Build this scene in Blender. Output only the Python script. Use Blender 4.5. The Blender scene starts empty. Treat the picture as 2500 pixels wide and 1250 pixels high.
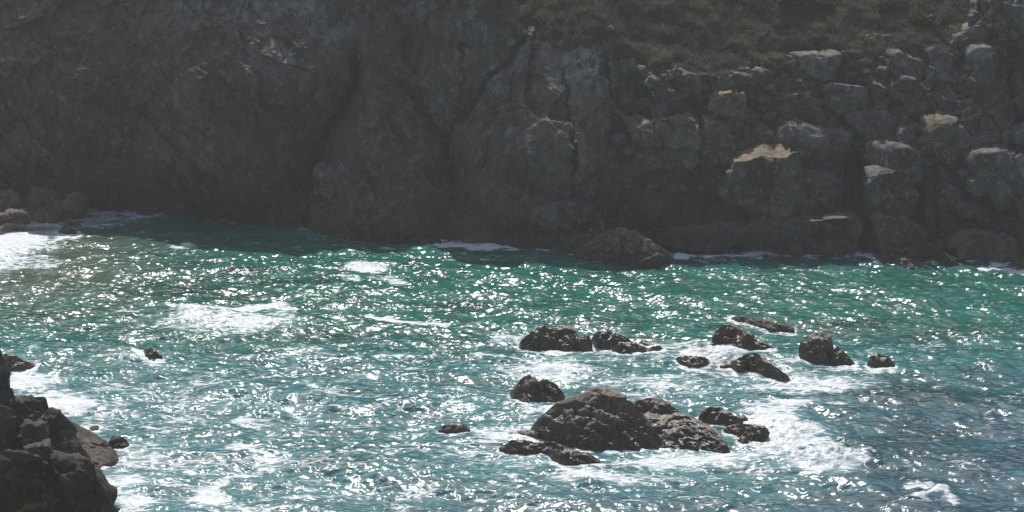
import bpy, math, random
import numpy as np

random.seed(7)
RNG = np.random.RandomState(7)
SC = bpy.context.scene
COL = SC.collection
R = math.radians

# ------------------------------------------------------------------ camera model
H = 40.0                 # height of the viewpoint above the sea
PITCH = R(12.25)
F = 5880.0               # focal length in pixels of a 2500 px wide frame
SUN_EL, SUN_AZ = 45.0, -6.0     # degrees; azimuth from +Y towards +X


def ray(px, py):
    px = np.asarray(px, float); py = np.asarray(py, float)
    x = (px - 1250.0) / F
    u = -(py - 625.0) / F
    c, s = math.cos(PITCH), math.sin(PITCH)
    return x, c + s * u, -s + c * u


def at_z(px, py, z=0.0):
    x, y, d = ray(px, py)
    t = (z - H) / d
    return np.stack([x * t, y * t, H + d * t], -1)


def at_Y(px, py, Y):
    x, y, d = ray(px, py)
    t = np.asarray(Y, float) / y
    return np.stack([x * t, y * t, H + d * t], -1)


def project(P):
    c, s = math.cos(PITCH), math.sin(PITCH)
    X, Y, Z = P[..., 0], P[..., 1], P[..., 2] - H
    d = Y * c - Z * s
    u = Y * s + Z * c
    return 1250 + F * X / d, 625 - F * u / d


# ------------------------------------------------------------------ noise
def _hash(ix, iy, iz, seed):
    h = (ix.astype(np.uint32) * np.uint32(374761393)
         + iy.astype(np.uint32) * np.uint32(668265263)
         + iz.astype(np.uint32) * np.uint32(2147483647)
         + np.uint32((seed * 974711 + 12345) & 0xffffffff))
    h ^= h >> np.uint32(13); h *= np.uint32(1274126177)
    h ^= h >> np.uint32(16); h *= np.uint32(2246822519)
    h ^= h >> np.uint32(15)
    return h


def _u(h):
    return h.astype(np.float32) / np.float32(4294967296.0)


def vnoise(p, seed=0):
    """gradient noise in 3D, about -1..1"""
    p = np.asarray(p, np.float32)
    i = np.floor(p).astype(np.int64)
    f = (p - i).astype(np.float32)
    w = f * f * f * (f * (f * 6 - 15) + 10)
    out = np.zeros(len(p), np.float32)
    for dx in (0, 1):
        for dy in (0, 1):
            for dz in (0, 1):
                h = _hash(i[:, 0] + dx, i[:, 1] + dy, i[:, 2] + dz, seed)
                gx = ((h & np.uint32(1023)).astype(np.float32) / 511.5 - 1)
                gy = (((h >> np.uint32(10)) & np.uint32(1023)).astype(np.float32) / 511.5 - 1)
                gz = (((h >> np.uint32(20)) & np.uint32(1023)).astype(np.float32) / 511.5 - 1)
                d = gx * (f[:, 0] - dx) + gy * (f[:, 1] - dy) + gz * (f[:, 2] - dz)
                out += (d * (w[:, 0] if dx else 1 - w[:, 0]) * (w[:, 1] if dy else 1 - w[:, 1])
                        * (w[:, 2] if dz else 1 - w[:, 2]))
    return out * 1.3


def fbm(p, octaves=4, seed=0, gain=0.5, ridged=False):
    p = np.asarray(p, np.float32)
    a, s, out = 1.0, 1.0, np.zeros(len(p), np.float32)
    for k in range(octaves):
        n = vnoise(p * s + k * 7.13, seed + k)
        if ridged:
            n = 0.6 - 2 * np.abs(n)
        out += a * n
        a *= gain; s *= 2.03
    return out


def facets(p, seed=0, tilt=0.9):
    """blocky fractured stone: every Voronoi cell carries its own tilted plane.
    Returns (offset, distance to the crack between cells)"""
    p = np.asarray(p, np.float32)
    i = np.floor(p).astype(np.int64)
    n = len(p)
    f1 = np.full(n, 9.0, np.float32); f2 = np.full(n, 9.0, np.float32)
    off = np.zeros(n, np.float32)
    for dx in (-1, 0, 1):
        for dy in (-1, 0, 1):
            for dz in (-1, 0, 1):
                jx, jy, jz = i[:, 0] + dx, i[:, 1] + dy, i[:, 2] + dz
                h = _hash(jx, jy, jz, seed)
                g = _hash(jx, jy, jz, seed + 77)
                cx = jx + 0.15 + 0.7 * (h & np.uint32(1023)).astype(np.float32) / 1023
                cy = jy + 0.15 + 0.7 * ((h >> np.uint32(10)) & np.uint32(1023)).astype(np.float32) / 1023
                cz = jz + 0.15 + 0.7 * ((h >> np.uint32(20)) & np.uint32(1023)).astype(np.float32) / 1023
                vx, vy, vz = p[:, 0] - cx, p[:, 1] - cy, p[:, 2] - cz
                d = np.sqrt(vx * vx + vy * vy + vz * vz).astype(np.float32)
                gx = (g & np.uint32(255)).astype(np.float32) / 127.5 - 1
                gy = ((g >> np.uint32(8)) & np.uint32(255)).astype(np.float32) / 127.5 - 1
                gz = ((g >> np.uint32(16)) & np.uint32(255)).astype(np.float32) / 127.5 - 1
                gh = ((g >> np.uint32(24)) & np.uint32(255)).astype(np.float32) / 127.5 - 1
                o = 0.55 * gh + tilt * (gx * vx + gy * vy + gz * vz)
                c = d < f1
                f2 = np.where(c, f1, np.minimum(f2, d))
                off = np.where(c, o, off)
                f1 = np.where(c, d, f1)
    return off.astype(np.float32), (f2 - f1).astype(np.float32)


def strata(p, normal, thick, seed=0):
    """broken bedding: saw-tooth ledges across a direction"""
    n = np.asarray(normal, np.float32); n = n / np.linalg.norm(n)
    u = (p @ n) / thick + 1.1 * fbm(p / (thick * 5), 3, seed + 50)
    k = np.floor(u).astype(np.int64); f = u - k
    a = _u(_hash(k, k * 3, k * 7, seed))
    return (f ** 1.5 - 0.4) * (0.3 + 0.9 * a)


def smooth(a, b, x):
    t = np.clip((x - a) / (b - a), 0, 1)
    return t * t * (3 - 2 * t)


# ------------------------------------------------------------------ mesh helpers
def mesh_np(name, V, Q=None, T=None, mat=None, attrs=None, loc=None, smooth_shade=True):
    V = np.asarray(V, np.float32)
    if loc is not None:
        V = V - np.asarray(loc, np.float32)
    me = bpy.data.meshes.new(name)
    nq = 0 if Q is None else len(Q)
    nt = 0 if T is None else len(T)
    me.vertices.add(len(V)); me.vertices.foreach_set('co', V.ravel())
    idx = []
    if nq: idx.append(np.asarray(Q, np.int32).ravel())
    if nt: idx.append(np.asarray(T, np.int32).ravel())
    idx = np.concatenate(idx)
    me.loops.add(len(idx)); me.loops.foreach_set('vertex_index', idx)
    starts = np.concatenate([np.arange(nq) * 4, nq * 4 + np.arange(nt) * 3]).astype(np.int32)
    me.polygons.add(nq + nt); me.polygons.foreach_set('loop_start', starts)
    me.update(calc_edges=True)
    me.validate()
    if smooth_shade:
        me.polygons.foreach_set('use_smooth', np.ones(len(me.polygons), bool))
    for k, a in (attrs or {}).items():
        a = np.asarray(a, np.float32)
        if a.ndim == 1:
            at = me.attributes.new(k, 'FLOAT', 'POINT'); at.data.foreach_set('value', a)
        else:
            at = me.attributes.new(k, 'FLOAT_COLOR', 'POINT')
            at.data.foreach_set('color', np.concatenate([a, np.ones((len(a), 1), np.float32)], 1).ravel())
    if mat: me.materials.append(mat)
    o = bpy.data.objects.new(name, me); COL.objects.link(o)
    if loc is not None: o.location = [float(v) for v in loc]
    return o


def grid_quads(nu, nv, wrap_u=False, base=0):
    """index (u, v) -> u * nv + v"""
    uu = np.arange(nu if wrap_u else nu - 1); vv = np.arange(nv - 1)
    U, Vv = np.meshgrid(uu, vv, indexing='ij')
    U2 = (U + 1) % nu
    return np.stack([U * nv + Vv, U2 * nv + Vv, U2 * nv + Vv + 1, U * nv + Vv + 1], -1).reshape(-1, 4) + base


def tag(o, label, cat=None, group=None, kind=None):
    o['label'] = label
    if cat: o['category'] = cat
    if group: o['group'] = group
    if kind: o['kind'] = kind
    return o


# ------------------------------------------------------------------ materials
class NT:
    def __init__(self, name):
        self.m = bpy.data.materials.new(name); self.m.use_nodes = True
        self.t = self.m.node_tree; self.t.nodes.clear()
        self.out = self.t.nodes.new('ShaderNodeOutputMaterial')

    def n(self, typ, **kw):
        x = self.t.nodes.new(typ)
        ins = kw.pop('ins', {})
        for k, v in kw.items(): setattr(x, k, v)
        for k, v in ins.items(): self.set(x.inputs[k], v)
        return x

    def set(self, sock, v):
        if isinstance(v, bpy.types.NodeSocket): self.t.links.new(v, sock)
        elif isinstance(v, (tuple, list)) and len(v) == 3 and sock.type == 'RGBA': sock.default_value = (*v, 1)
        else: sock.default_value = v

    def math(self, op, a, b=0.5, c=None, clamp=False):
        x = self.n('ShaderNodeMath', operation=op, use_clamp=clamp)
        self.set(x.inputs[0], a); self.set(x.inputs[1], b)
        if c is not None: self.set(x.inputs[2], c)
        return x.outputs[0]

    def noise(self, vec, scale, detail=4, rough=0.55, dist=0.0):
        return self.n('ShaderNodeTexNoise', ins={'Vector': vec, 'Scale': scale, 'Detail': detail, 'Roughness': rough,
                                                 'Distortion': dist}).outputs[0]

    def ramp(self, v, lo, hi, a=0.0, b=1.0):
        x = self.n('ShaderNodeMapRange', interpolation_type='SMOOTHSTEP')
        self.set(x.inputs[0], v)
        for k, q in enumerate((lo, hi, a, b)): self.set(x.inputs[k + 1], q)
        return x.outputs[0]

    def mix(self, fac, a, b, mode='MIX'):
        x = self.n('ShaderNodeMix', data_type='RGBA', blend_type=mode)
        self.set(x.inputs[0], fac); self.set(x.inputs[6], a); self.set(x.inputs[7], b)
        return x.outputs[2]

    def attr(self, name, out='Fac'):
        return self.n('ShaderNodeAttribute', attribute_name=name).outputs[out]


def rock_material(name, dark, mid, light, lichen=0.0, pale=0.0, scale=1.0, gloss=0.0, rough=0.85, weed=0.0, bump=0.5, tide=(0.4, 2.6), lnz=(0.42, 0.75)):
    t = NT(name)
    geo = t.n('ShaderNodeNewGeometry')
    pos = geo.outputs['Position']
    nz = t.n('ShaderNodeSeparateXYZ', ins={0: geo.outputs['Normal']}).outputs[2]
    pz = t.n('ShaderNodeSeparateXYZ', ins={0: pos}).outputs[2]
    big = t.noise(pos, 0.22 * scale, 5, 0.6)
    mv = t.n('ShaderNodeMapping', ins={'Vector': pos, 'Rotation': (0, R(24), 0), 'Scale': (1.0, 1.0, 0.62)}).outputs[0]
    medn = t.noise(mv, 1.2 * scale, 7, 0.68, 0.0)
    fine = t.noise(pos, 7.0 * scale, 5, 0.7)
    c = t.mix(t.ramp(big, 0.35, 0.68), dark, mid)
    c = t.mix(t.math('MULTIPLY', t.ramp(medn, 0.5, 0.66), 0.85), c, light)
    c = t.mix(t.ramp(fine, 0.35, 0.7, 0.0, 0.55), c, tuple(v * 0.55 for v in dark))
    # streaks down the face
    st = t.n('ShaderNodeMapping', ins={'Vector': pos, 'Scale': (1.0, 1.0, 0.12)}).outputs[0]
    c = t.mix(t.ramp(t.noise(st, 1.3 * scale, 4), 0.5, 0.7, 0, 0.4), c, tuple(v * 0.6 for v in dark))
    # thin cracks
    vor = t.n('ShaderNodeTexVoronoi', feature='DISTANCE_TO_EDGE',
              ins={'Vector': t.mix(0.25, pos, t.n('ShaderNodeTexNoise', ins={'Vector': pos, 'Scale': 0.9, 'Detail': 4}).outputs[1], 'ADD'),
                   'Scale': 0.55 * scale}).outputs[0]
    crack = t.ramp(vor, 0.0, 0.03, 1.0, 0.0)
    crack = t.math('MULTIPLY', crack, t.ramp(t.noise(pos, 0.5 * scale, 3), 0.56, 0.66))
    c = t.mix(t.math('MULTIPLY', crack, 0.5), c, tuple(v * 0.3 for v in dark))
    if pale:
        pf = t.math('MULTIPLY', t.attr('pale'), t.ramp(medn, 0.38, 0.6))
        c = t.mix(t.math('MULTIPLY', pf, pale), c, (0.50, 0.50, 0.48))
    if lichen:
        lf = t.math('MULTIPLY', t.ramp(nz, lnz[0], lnz[1]), t.ramp(t.noise(pos, 1.3, 6, 0.72), 0.42, 0.56))
        c = t.mix(t.math('MULTIPLY', lf, lichen), c, t.mix(t.ramp(fine, 0.4, 0.6), (0.36, 0.21, 0.05), (0.40, 0.31, 0.16)))
    if weed:
        wf = t.math('MULTIPLY', t.ramp(pz, 0.3, 1.6, 1, 0), t.ramp(medn, 0.35, 0.6))
        c = t.mix(t.math('MULTIPLY', wf, weed), c, t.mix(t.ramp(fine, 0.45, 0.6), (0.018, 0.015, 0.008), (0.05, 0.042, 0.015)))
    wet = t.ramp(t.math('ADD', pz, t.math('MULTIPLY', t.math('SUBTRACT', medn, 0.5), 3.0)), tide[0], tide[1], 1.0, 0.0)
    c = t.mix(t.math('MULTIPLY', wet, 0.75), c, t.mix(1.0, c, (0.42, 0.40, 0.38), 'MULTIPLY'))
    h = t.math('ADD', t.math('MULTIPLY', medn, 0.9), t.math('MULTIPLY', fine, 0.38))
    h = t.math('SUBTRACT', h, t.math('MULTIPLY', crack, 0.25))
    b = t.n('ShaderNodeBump', ins={'Strength': 1.0, 'Distance': bump / scale, 'Height': h})
    r_ = t.math('SUBTRACT', rough, t.math('MULTIPLY', wet, gloss))
    bs = t.n('ShaderNodeBsdfPrincipled', ins={'Base Color': c, 'Roughness': r_, 'Normal': b.outputs[0]})
    bs.inputs['Specular IOR Level'].default_value = 0.35
    t.t.links.new(bs.outputs[0], t.out.inputs[0])
    return t.m


M = {}
M['cliff'] = rock_material('cliff_rock', (0.082, 0.070, 0.056), (0.235, 0.190, 0.145), (0.36, 0.315, 0.265), pale=0.9, gloss=0.25, tide=(0.5, 7.5))
M['boulder'] = rock_material('boulder_rock', (0.093, 0.084, 0.074), (0.255, 0.225, 0.195), (0.506, 0.456, 0.405), scale=1.6, gloss=0.25, tide=(0.5, 7.0))
M['pale'] = rock_material('pale_rock', (0.150, 0.132, 0.112), (0.27, 0.24, 0.205), (0.46, 0.42, 0.37), scale=1.5, gloss=0.2)
M['lichen'] = rock_material('lichen_rock', (0.093, 0.082, 0.069), (0.255, 0.217, 0.180), (0.486, 0.414, 0.344), lichen=1.0, scale=1.5, lnz=(0.0, 0.35))
M['sea'] = rock_material('sea_rock', (0.145, 0.104, 0.068), (0.215, 0.158, 0.105), (0.30, 0.235, 0.165), scale=1.9, gloss=0.34, rough=0.64, weed=0.55, bump=0.18)
M['lichen_sunlit'] = rock_material('lichen_sunlit_rock', (0.093, 0.082, 0.069), (0.255, 0.217, 0.180), (0.486, 0.414, 0.344), lichen=0.6, scale=1.5)  # lichen tint also paints sunlit tops on the flat-topped block and promontory
M['fore'] = rock_material('shore_rock', (0.032, 0.029, 0.025), (0.082, 0.071, 0.056), (0.20, 0.17, 0.13), scale=1.8, gloss=0.3, lichen=0.1)
M['ledge'] = rock_material('ledge_rock', (0.06, 0.05, 0.038), (0.13, 0.105, 0.075), (0.24, 0.19, 0.13), scale=1.6, gloss=0.2)
M['tan'] = rock_material('tan_rock', (0.13, 0.10, 0.07), (0.24, 0.185, 0.125), (0.34, 0.27, 0.19), scale=1.6, gloss=0.25)


def sand_material():
    t = NT('wet_sand')
    pos = t.n('ShaderNodeNewGeometry').outputs['Position']
    c = t.mix(t.ramp(t.noise(pos, 0.6, 5), 0.35, 0.65), (0.42, 0.32, 0.22), (0.52, 0.42, 0.31))
    b = t.n('ShaderNodeBump', ins={'Strength': 0.5, 'Distance': 0.1, 'Height': t.noise(pos, 3, 5)})
    bs = t.n('ShaderNodeBsdfPrincipled', ins={'Base Color': c, 'Roughness': 0.8, 'Normal': b.outputs[0]})
    t.t.links.new(bs.outputs[0], t.out.inputs[0]); return t.m


def turf_material():
    t = NT('cliff_turf')
    pos = t.n('ShaderNodeNewGeometry').outputs['Position']
    big = t.noise(pos, 0.18, 5, 0.6); med = t.noise(pos, 1.2, 6, 0.65); fine = t.noise(pos, 6, 5, 0.7)
    c = t.mix(t.ramp(big, 0.35, 0.65), (0.085, 0.070, 0.046), (0.088, 0.090, 0.050))
    c = t.mix(t.ramp(med, 0.45, 0.7, 0, 0.8), c, (0.15, 0.125, 0.085))
    c = t.mix(t.ramp(fine, 0.4, 0.7, 0, 0.6), c, (0.03, 0.028, 0.015))
    b = t.n('ShaderNodeBump', ins={'Strength': 1.0, 'Distance': 0.5, 'Height': t.math('ADD', med, t.math('MULTIPLY', fine, 0.4))})
    bs = t.n('ShaderNodeBsdfPrincipled', ins={'Base Color': c, 'Roughness': 0.95, 'Normal': b.outputs[0]})
    bs.inputs['Specular IOR Level'].default_value = 0.1
    t.t.links.new(bs.outputs[0], t.out.inputs[0]); return t.m


def leaf_material(name, a, b_):
    t = NT(name)
    pos = t.n('ShaderNodeNewGeometry').outputs['Position']
    c = t.mix(t.ramp(t.noise(pos, 0.7, 5, 0.7), 0.35, 0.65), a, b_)
    bs = t.n('ShaderNodeBsdfPrincipled', ins={'Base Color': c, 'Roughness': 0.75})
    bs.inputs['Specular IOR Level'].default_value = 0.2
    tr = t.n('ShaderNodeBsdfTranslucent', ins={'Color': c})
    mx = t.n('ShaderNodeMixShader', ins={0: 0.35, 1: bs.outputs[0], 2: tr.outputs[0]})
    t.t.links.new(mx.outputs[0], t.out.inputs[0]); return t.m


M['sand'] = sand_material()
M['turf'] = turf_material()
M['grass'] = leaf_material('dry_grass', (0.165, 0.142, 0.105), (0.175, 0.165, 0.115))
M['heath'] = leaf_material('heath_leaf', (0.09, 0.07, 0.035), (0.075, 0.11, 0.03))
M['bush'] = leaf_material('bush_leaf', (0.045, 0.075, 0.025), (0.08, 0.12, 0.04))


def water_material():
    t = NT('sea_water')
    pos = t.n('ShaderNodeNewGeometry').outputs['Position']
    tint = t.attr('tint', 'Color')
    foam = t.attr('foam')
    # stretched along the swell
    mp = t.n('ShaderNodeMapping', ins={'Vector': pos, 'Rotation': (0, 0, R(-12)), 'Scale': (0.55, 1.0, 1.0)}).outputs[0]
    warp = t.n('ShaderNodeTexNoise', ins={'Vector': mp, 'Scale': 0.5, 'Detail': 3}).outputs[1]
    wp = t.mix(1.0, mp, warp, 'ADD')
    n1 = t.noise(wp, 0.55, 7, 0.68, 0.6)
    lace = t.n('ShaderNodeTexVoronoi', feature='DISTANCE_TO_EDGE', ins={'Vector': t.mix(0.5, wp, warp, 'ADD'), 'Scale': 1.6}).outputs[0]
    lace = t.ramp(lace, 0.0, 0.22, 0.16, -0.1)
    v = t.math('ADD', t.math('ADD', foam, t.math('MULTIPLY', t.math('SUBTRACT', n1, 0.5), 1.5)), lace)
    n2 = t.noise(t.n('ShaderNodeMapping', ins={'Vector': wp, 'Rotation': (0, 0, R(-10)), 'Scale': (0.5, 1.25, 1.0)}).outputs[0], 3.2, 6, 0.72, 1.0)
    v = t.math('ADD', v, t.math('MULTIPLY', t.math('SUBTRACT', n2, 0.5), 1.35))
    ff = t.ramp(v, 0.42, 0.78, 0.0, 0.90)
    # thin milky aerated water around the foam
    sw = t.n('ShaderNodeMapping', ins={'Vector': pos, 'Rotation': (0, 0, R(-8)), 'Scale': (0.32, 1.0, 1.0)}).outputs[0]
    bed = t.math('MULTIPLY', t.ramp(t.noise(sw, 0.55, 5, 0.6, 0.5), 0.34, 0.62, 0.68, 1.12), t.ramp(t.noise(sw, 2.1, 4, 0.6, 0.3), 0.34, 0.62, 0.78, 1.1))  # streaks of uneven seabed, with shaded wave troughs painted into the tint
    tint = t.mix(1.0, tint, bed, 'MULTIPLY')
    milk = t.ramp(foam, 0.16, 0.9, 0.0, 0.5)
    wcol = t.mix(milk, tint, (0.20, 0.40, 0.42))
    fine = t.noise(pos, 5.0, 5, 0.65)
    fb = t.n('ShaderNodeBump', ins={'Strength': 0.8, 'Distance': 0.35, 'Height': t.math('ADD', n1, t.math('MULTIPLY', fine, 0.35))})
    wb = t.n('ShaderNodeBump', ins={'Strength': t.ramp(t.noise(pos, 0.11, 3), 0.38, 0.62, 0.12, 0.5), 'Distance': 0.05, 'Height': t.noise(mp, 9.0, 2, 0.5)})
    w = t.n('ShaderNodeBsdfPrincipled', ins={'Base Color': wcol, 'Roughness': t.ramp(t.noise(pos, 0.16, 3), 0.35, 0.65, 0.085, 0.14), 'IOR': 1.33, 'Normal': wb.outputs[0]})
    f = t.n('ShaderNodeBsdfPrincipled', ins={'Base Color': (0.80, 0.82, 0.83), 'Roughness': 0.45, 'Normal': fb.outputs[0]})
    mx = t.n('ShaderNodeMixShader', ins={0: ff, 1: w.outputs[0], 2: f.outputs[0]})
    t.t.links.new(mx.outputs[0], t.out.inputs[0]); return t.m


M['water'] = water_material()


# ------------------------------------------------------------------ polygon helpers (frame pixels)
def poly_sdf(px, py, poly):
    """positive inside, in pixels"""
    P = np.asarray(poly, float); n = len(P)
    d = np.full(px.shape, 1e9); ins = np.zeros(px.shape, bool)
    for i in range(n):
        ax, ay = P[i]; bx, by = P[(i + 1) % n]
        ex, ey = bx - ax, by - ay
        wx, wy = px - ax, py - ay
        tt = np.clip((wx * ex + wy * ey) / (ex * ex + ey * ey + 1e-9), 0, 1)
        d = np.minimum(d, np.hypot(wx - ex * tt, wy - ey * tt))
        c = (ay > py) != (by > py)
        xi = ax + (py - ay) * ex / (ey if abs(ey) > 1e-9 else 1e-9)
        ins ^= c & (px < xi)
    return np.where(ins, d, -d)


def line_dist(px, py, pts):
    d = np.full(px.shape, 1e9)
    for (ax, ay), (bx, by) in zip(pts[:-1], pts[1:]):
        ex, ey = bx - ax, by - ay
        tt = np.clip(((px - ax) * ex + (py - ay) * ey) / (ex * ex + ey * ey + 1e-9), 0, 1)
        d = np.minimum(d, np.hypot(px - ax - ex * tt, py - ay - ey * tt))
    return d


# ------------------------------------------------------------------ cliffs: one relief, cut into its masses
SHORE = np.array([(-900, 470), (-200, 470), (0, 478), (140, 500), (210, 492), (330, 492), (480, 512), (620, 528), (760, 552), (880, 572),
                  (1000, 578), (1120, 590), (1250, 600), (1330, 606), (1450, 618), (1640, 628), (1760, 616), (1920, 612),
                  (2100, 618), (2200, 632), (2360, 634), (2500, 652), (2900, 690), (3400, 730)], float)
GRASSLINE = np.array([(-900, -120), (700, -130), (900, -170), (1180, -40), (1230, 40), (1280, 88), (1340, 74), (1460, 66), (1500, 110), (1560, 160),
                      (1720, 175), (1850, 150), (2000, 110), (2150, 130), (2300, 120), (2365, 60), (2400, -10), (2500, -90), (3400, -120)], float)


def shore(px): return np.interp(px, SHORE[:, 0], SHORE[:, 1])
def grassline(px): return np.interp(px, GRASSLINE[:, 0], GRASSLINE[:, 1])


NPX, NPY = 1450, 430
PX0, PX1, PY_TOP = -620.0, 3120.0, -560.0
gx = np.linspace(PX0, PX1, NPX)
tv = np.linspace(0, 1, NPY)
s_col = shore(gx) + 30
tvv = 1 - (1 - tv) ** 1.0
# denser rows inside the frame
PYg = np.empty((NPX, NPY))
for k in range(NPX):
    a = np.linspace(s_col[k], -20, int(NPY * 0.84)); b = np.linspace(-20, PY_TOP, NPY - len(a) + 1)[1:]
    PYg[k] = np.concatenate([a, b])
PXg = np.repeat(gx[:, None], NPY, 1)

# base surface: slope angle by region, integrated upwards from the shoreline
low = np.interp(gx, [-900, 100, 450, 800, 1000, 1100, 1440, 1560, 1900, 2500, 3400], [54, 61, 69, 63, 57, 72, 72, 54, 49, 48, 47])
gl = grassline(gx)[:, None]
alpha = np.where(PYg < gl, 31.0, low[:, None])
# the wave-cut ledge under the buttress and the right-hand rocks
ledge = np.interp(gx, [-900, 600, 780, 1000, 1250, 1600, 1900, 3400], [0, 0, 90, 150, 150, 60, 30, 30])[:, None]
alpha = np.where((shore(PXg) - PYg < ledge), 30.0, alpha)
al = np.radians(alpha)
dpy = -np.diff(PYg, axis=1)
inc = 0.0345 * np.cos(al) / np.sin(al + R(10)) * 1.0
ysh = at_z(gx, shore(gx), 0)[:, 1]
Ybase = np.zeros((NPX, NPY))
cs = np.concatenate([np.zeros((NPX, 1)), np.cumsum(inc[:, 1:] * dpy, 1)], 1)
k0 = np.array([np.interp(0, shore(gx[i]) - PYg[i], cs[i]) for i in range(NPX)])
Ybase = ysh[:, None] + cs - k0[:, None]
# smooth the base sideways
ker = np.hanning(25); ker /= ker.sum()
pad = np.pad(Ybase, ((12, 12), (0, 0)), 'edge')
Ybase = sum(ker[j] * pad[j:j + NPX] for j in range(25))

warp = fbm(np.stack([PXg.ravel() / 90, PYg.ravel() / 90, np.zeros(PXg.size)], -1), 4, 5).reshape(PXg.shape)
wx = PXg + 16 * warp
wy = PYg + 12 * np.roll(warp, 37, 0)
MASSES = {  # outline in frame pixels, largest lift in m, metres of lift per pixel from the edge
    'bluff': ([(-900, -700), (740, -300), (780, -40), (830, 70), (862, 140), (866, 200), (830, 270), (780, 350), (740, 430), (700, 560), (-900, 560)], 8.0, 0.050),
    'spur': ([(862, 165), (905, 150), (985, 215), (1040, 290), (1090, 370), (1105, 470), (1060, 620), (720, 620), (745, 440), (800, 340), (850, 260)], 4.5, 0.040),
    'buttress': ([(1300, 82), (1390, 66), (1462, 78), (1500, 190), (1512, 300), (1500, 400), (1530, 480), (1480, 560), (1200, 560), (1120, 470), (1096, 340),
                  (1150, 262), (1200, 175), (1240, 120)], 6.0, 0.055),
    'slab': ([(930, -60), (1290, -60), (1240, 90), (1170, 200), (1100, 300), (1080, 290), (1000, 180), (940, 90)], 1.5, 0.03),
    'corner': ([(2385, -300), (2360, 10), (2375, 70), (2450, 100), (2480, 130), (3300, 200), (3300, -300)], 4.0, 0.06),
}
relief = np.zeros_like(Ybase)
mass_id = np.zeros(Ybase.shape, int)
for i, (nm, (poly, mx, k)) in enumerate(MASSES.items()):
    d = poly_sdf(wx, wy, poly)
    lift = mx * (1 - np.exp(-np.maximum(d, 0) * k / mx * 1.6))
    lift = np.where(d > 0, lift, 0)
    if nm == 'buttress': lift = lift * (0.12 + 0.88 * smooth(60, 420, PYg))
    if nm == 'bluff': lift = lift * (0.35 + 0.65 * smooth(-120, 260, PYg))
    mass_id = np.where(lift > relief, i + 1, mass_id)
    relief = np.maximum(relief, lift)
jag1 = fbm(np.stack([PXg.ravel() / 22, PYg.ravel() / 22, 3 + 0 * PXg.ravel()], -1), 4, 55, .6).reshape(PXg.shape)
jag2 = fbm(np.stack([PXg.ravel() / 22, PYg.ravel() / 22, 9 + 0 * PXg.ravel()], -1), 4, 56, .6).reshape(PXg.shape)
jag3 = fbm(np.stack([PXg.ravel() / 70, PYg.ravel() / 70, 14 + 0 * PXg.ravel()], -1), 3, 57, .6).reshape(PXg.shape)
# gullies and joints running through the rock
for pts, w, dep in [
    ([(868, 150), (862, 200), (830, 270), (785, 345), (750, 420)], 10, 9),
    ([(985, 195), (1045, 285), (1092, 350), (1098, 430)], 13, 3.5),
    ([(1290, 90), (1200, 185), (1150, 268), (1098, 335)], 9, 2.4),
    ([(1126, 105), (1124, 200), (1122, 270)], 4, .8), ([(1040, 105), (1130, 110), (1215, 108)], 5, .8),
    ([(1040, 0), (1035, 120), (1010, 190)], 7, 0.7),
    ([(1192, 240), (1196, 330), (1186, 420)], 4, .7), ([(1375, 160), (1390, 260), (1402, 370), (1400, 430)], 5, 1.3),
    ([(1462, 100), (1480, 180), (1510, 260), (1490, 330)], 8, 3), ([(1240, 270), (1230, 350)], 3, 0.5),
    ([(1200, 255), (1380, 250)], 3, 0.35), ([(1130, 300), (1300, 262), (1400, 300)], 3, 0.3),
    ([(300, 60), (330, 180), (300, 330)], 9, 0.8), ([(560, 0), (600, 120), (640, 210), (620, 330)], 8, 0.8), ([(120, 100), (140, 260), (110, 420)], 10, 0.8),
    ([(700, 60), (730, 180), (700, 300)], 6, 0.5),
    ([(2095, 380), (2105, 480), (2095, 600)], 16, 2.2), ([(2330, 350), (2280, 440), (2300, 560)], 14, 1.6), ([(1690, 300), (1680, 390), (1500, 395)], 8, 1.4),
    ([(1860, 500), (1960, 510), (2040, 520)], 6, 0.8), ([(1840, 520), (1800, 590)], 7, 0.8),
]:
    ld = line_dist(wx + 9 * jag1, wy + 9 * jag2, pts)
    relief -= dep * 0.75 * np.clip(0.75 + 0.9 * jag3, 0.05, 1.4) * np.exp(-(ld / (w * (0.75 + 0.5 * jag2))) ** 2)

P0 = at_Y(PXg, PYg, Ybase - relief).reshape(-1, 3)
gl = gl + 48 * warp + 44 * jag3 + 16 * jag1
grassy = (PYg < gl).ravel()
gsm = smooth(-26, 22, (gl - PYg)).ravel()
bl = (mass_id == 1).ravel()
q = P0.copy(); q[:, 1] *= 0.6
o1, c1 = facets(q * np.array([1 / 3.6, 1 / 4.5, 1 / 4.8]) + 0.35 * fbm(q / 5.0, 2, 40)[:, None], 11, 0.9)
o2, c2 = facets(q * np.array([1 / 1.35, 1 / 1.6, 1 / 1.5]) + 0.3 * fbm(q / 2.0, 2, 41)[:, None], 12, 0.9)
n3 = fbm(q / 0.9, 4, 21, 0.55, True)
n0 = fbm(q / 7.0, 3, 31)
rough_px = np.interp(PXg.ravel(), [-900, 700, 1100, 1450, 1600, 3400], [0.85, 0.85, 0.7, 0.6, 1.3, 1.3])
o0, c0 = facets(q * np.array([1 / 6.5, 1 / 7.0, 1 / 9.0]) + 0.3 * fbm(q / 9.0, 2, 43)[:, None], 14, 1.1)
netw = np.interp(PXg.ravel(), [-900, 1450, 1600, 3400], [0.1, 0.1, 0.4, 0.4])
stw = np.interp(PXg.ravel(), [-900, 1100, 1450, 1600, 3400], [0.6, 0.4, 0.4, 1.1, 1.1])
rl = rough_px * (1.6 * o0 + 0.7 * o1 + 0.26 * o2 + 0.14 * n3 + stw * strata(q, (.45, -.25, 1), 2.0, 3) + 0.35 * strata(q, (.5, -.3, 1), .8, 4) - netw * (0.5 * np.exp(-c1 / 0.05) + 0.2 * np.exp(-c2 / 0.06))) + 0.6 * n0
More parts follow.
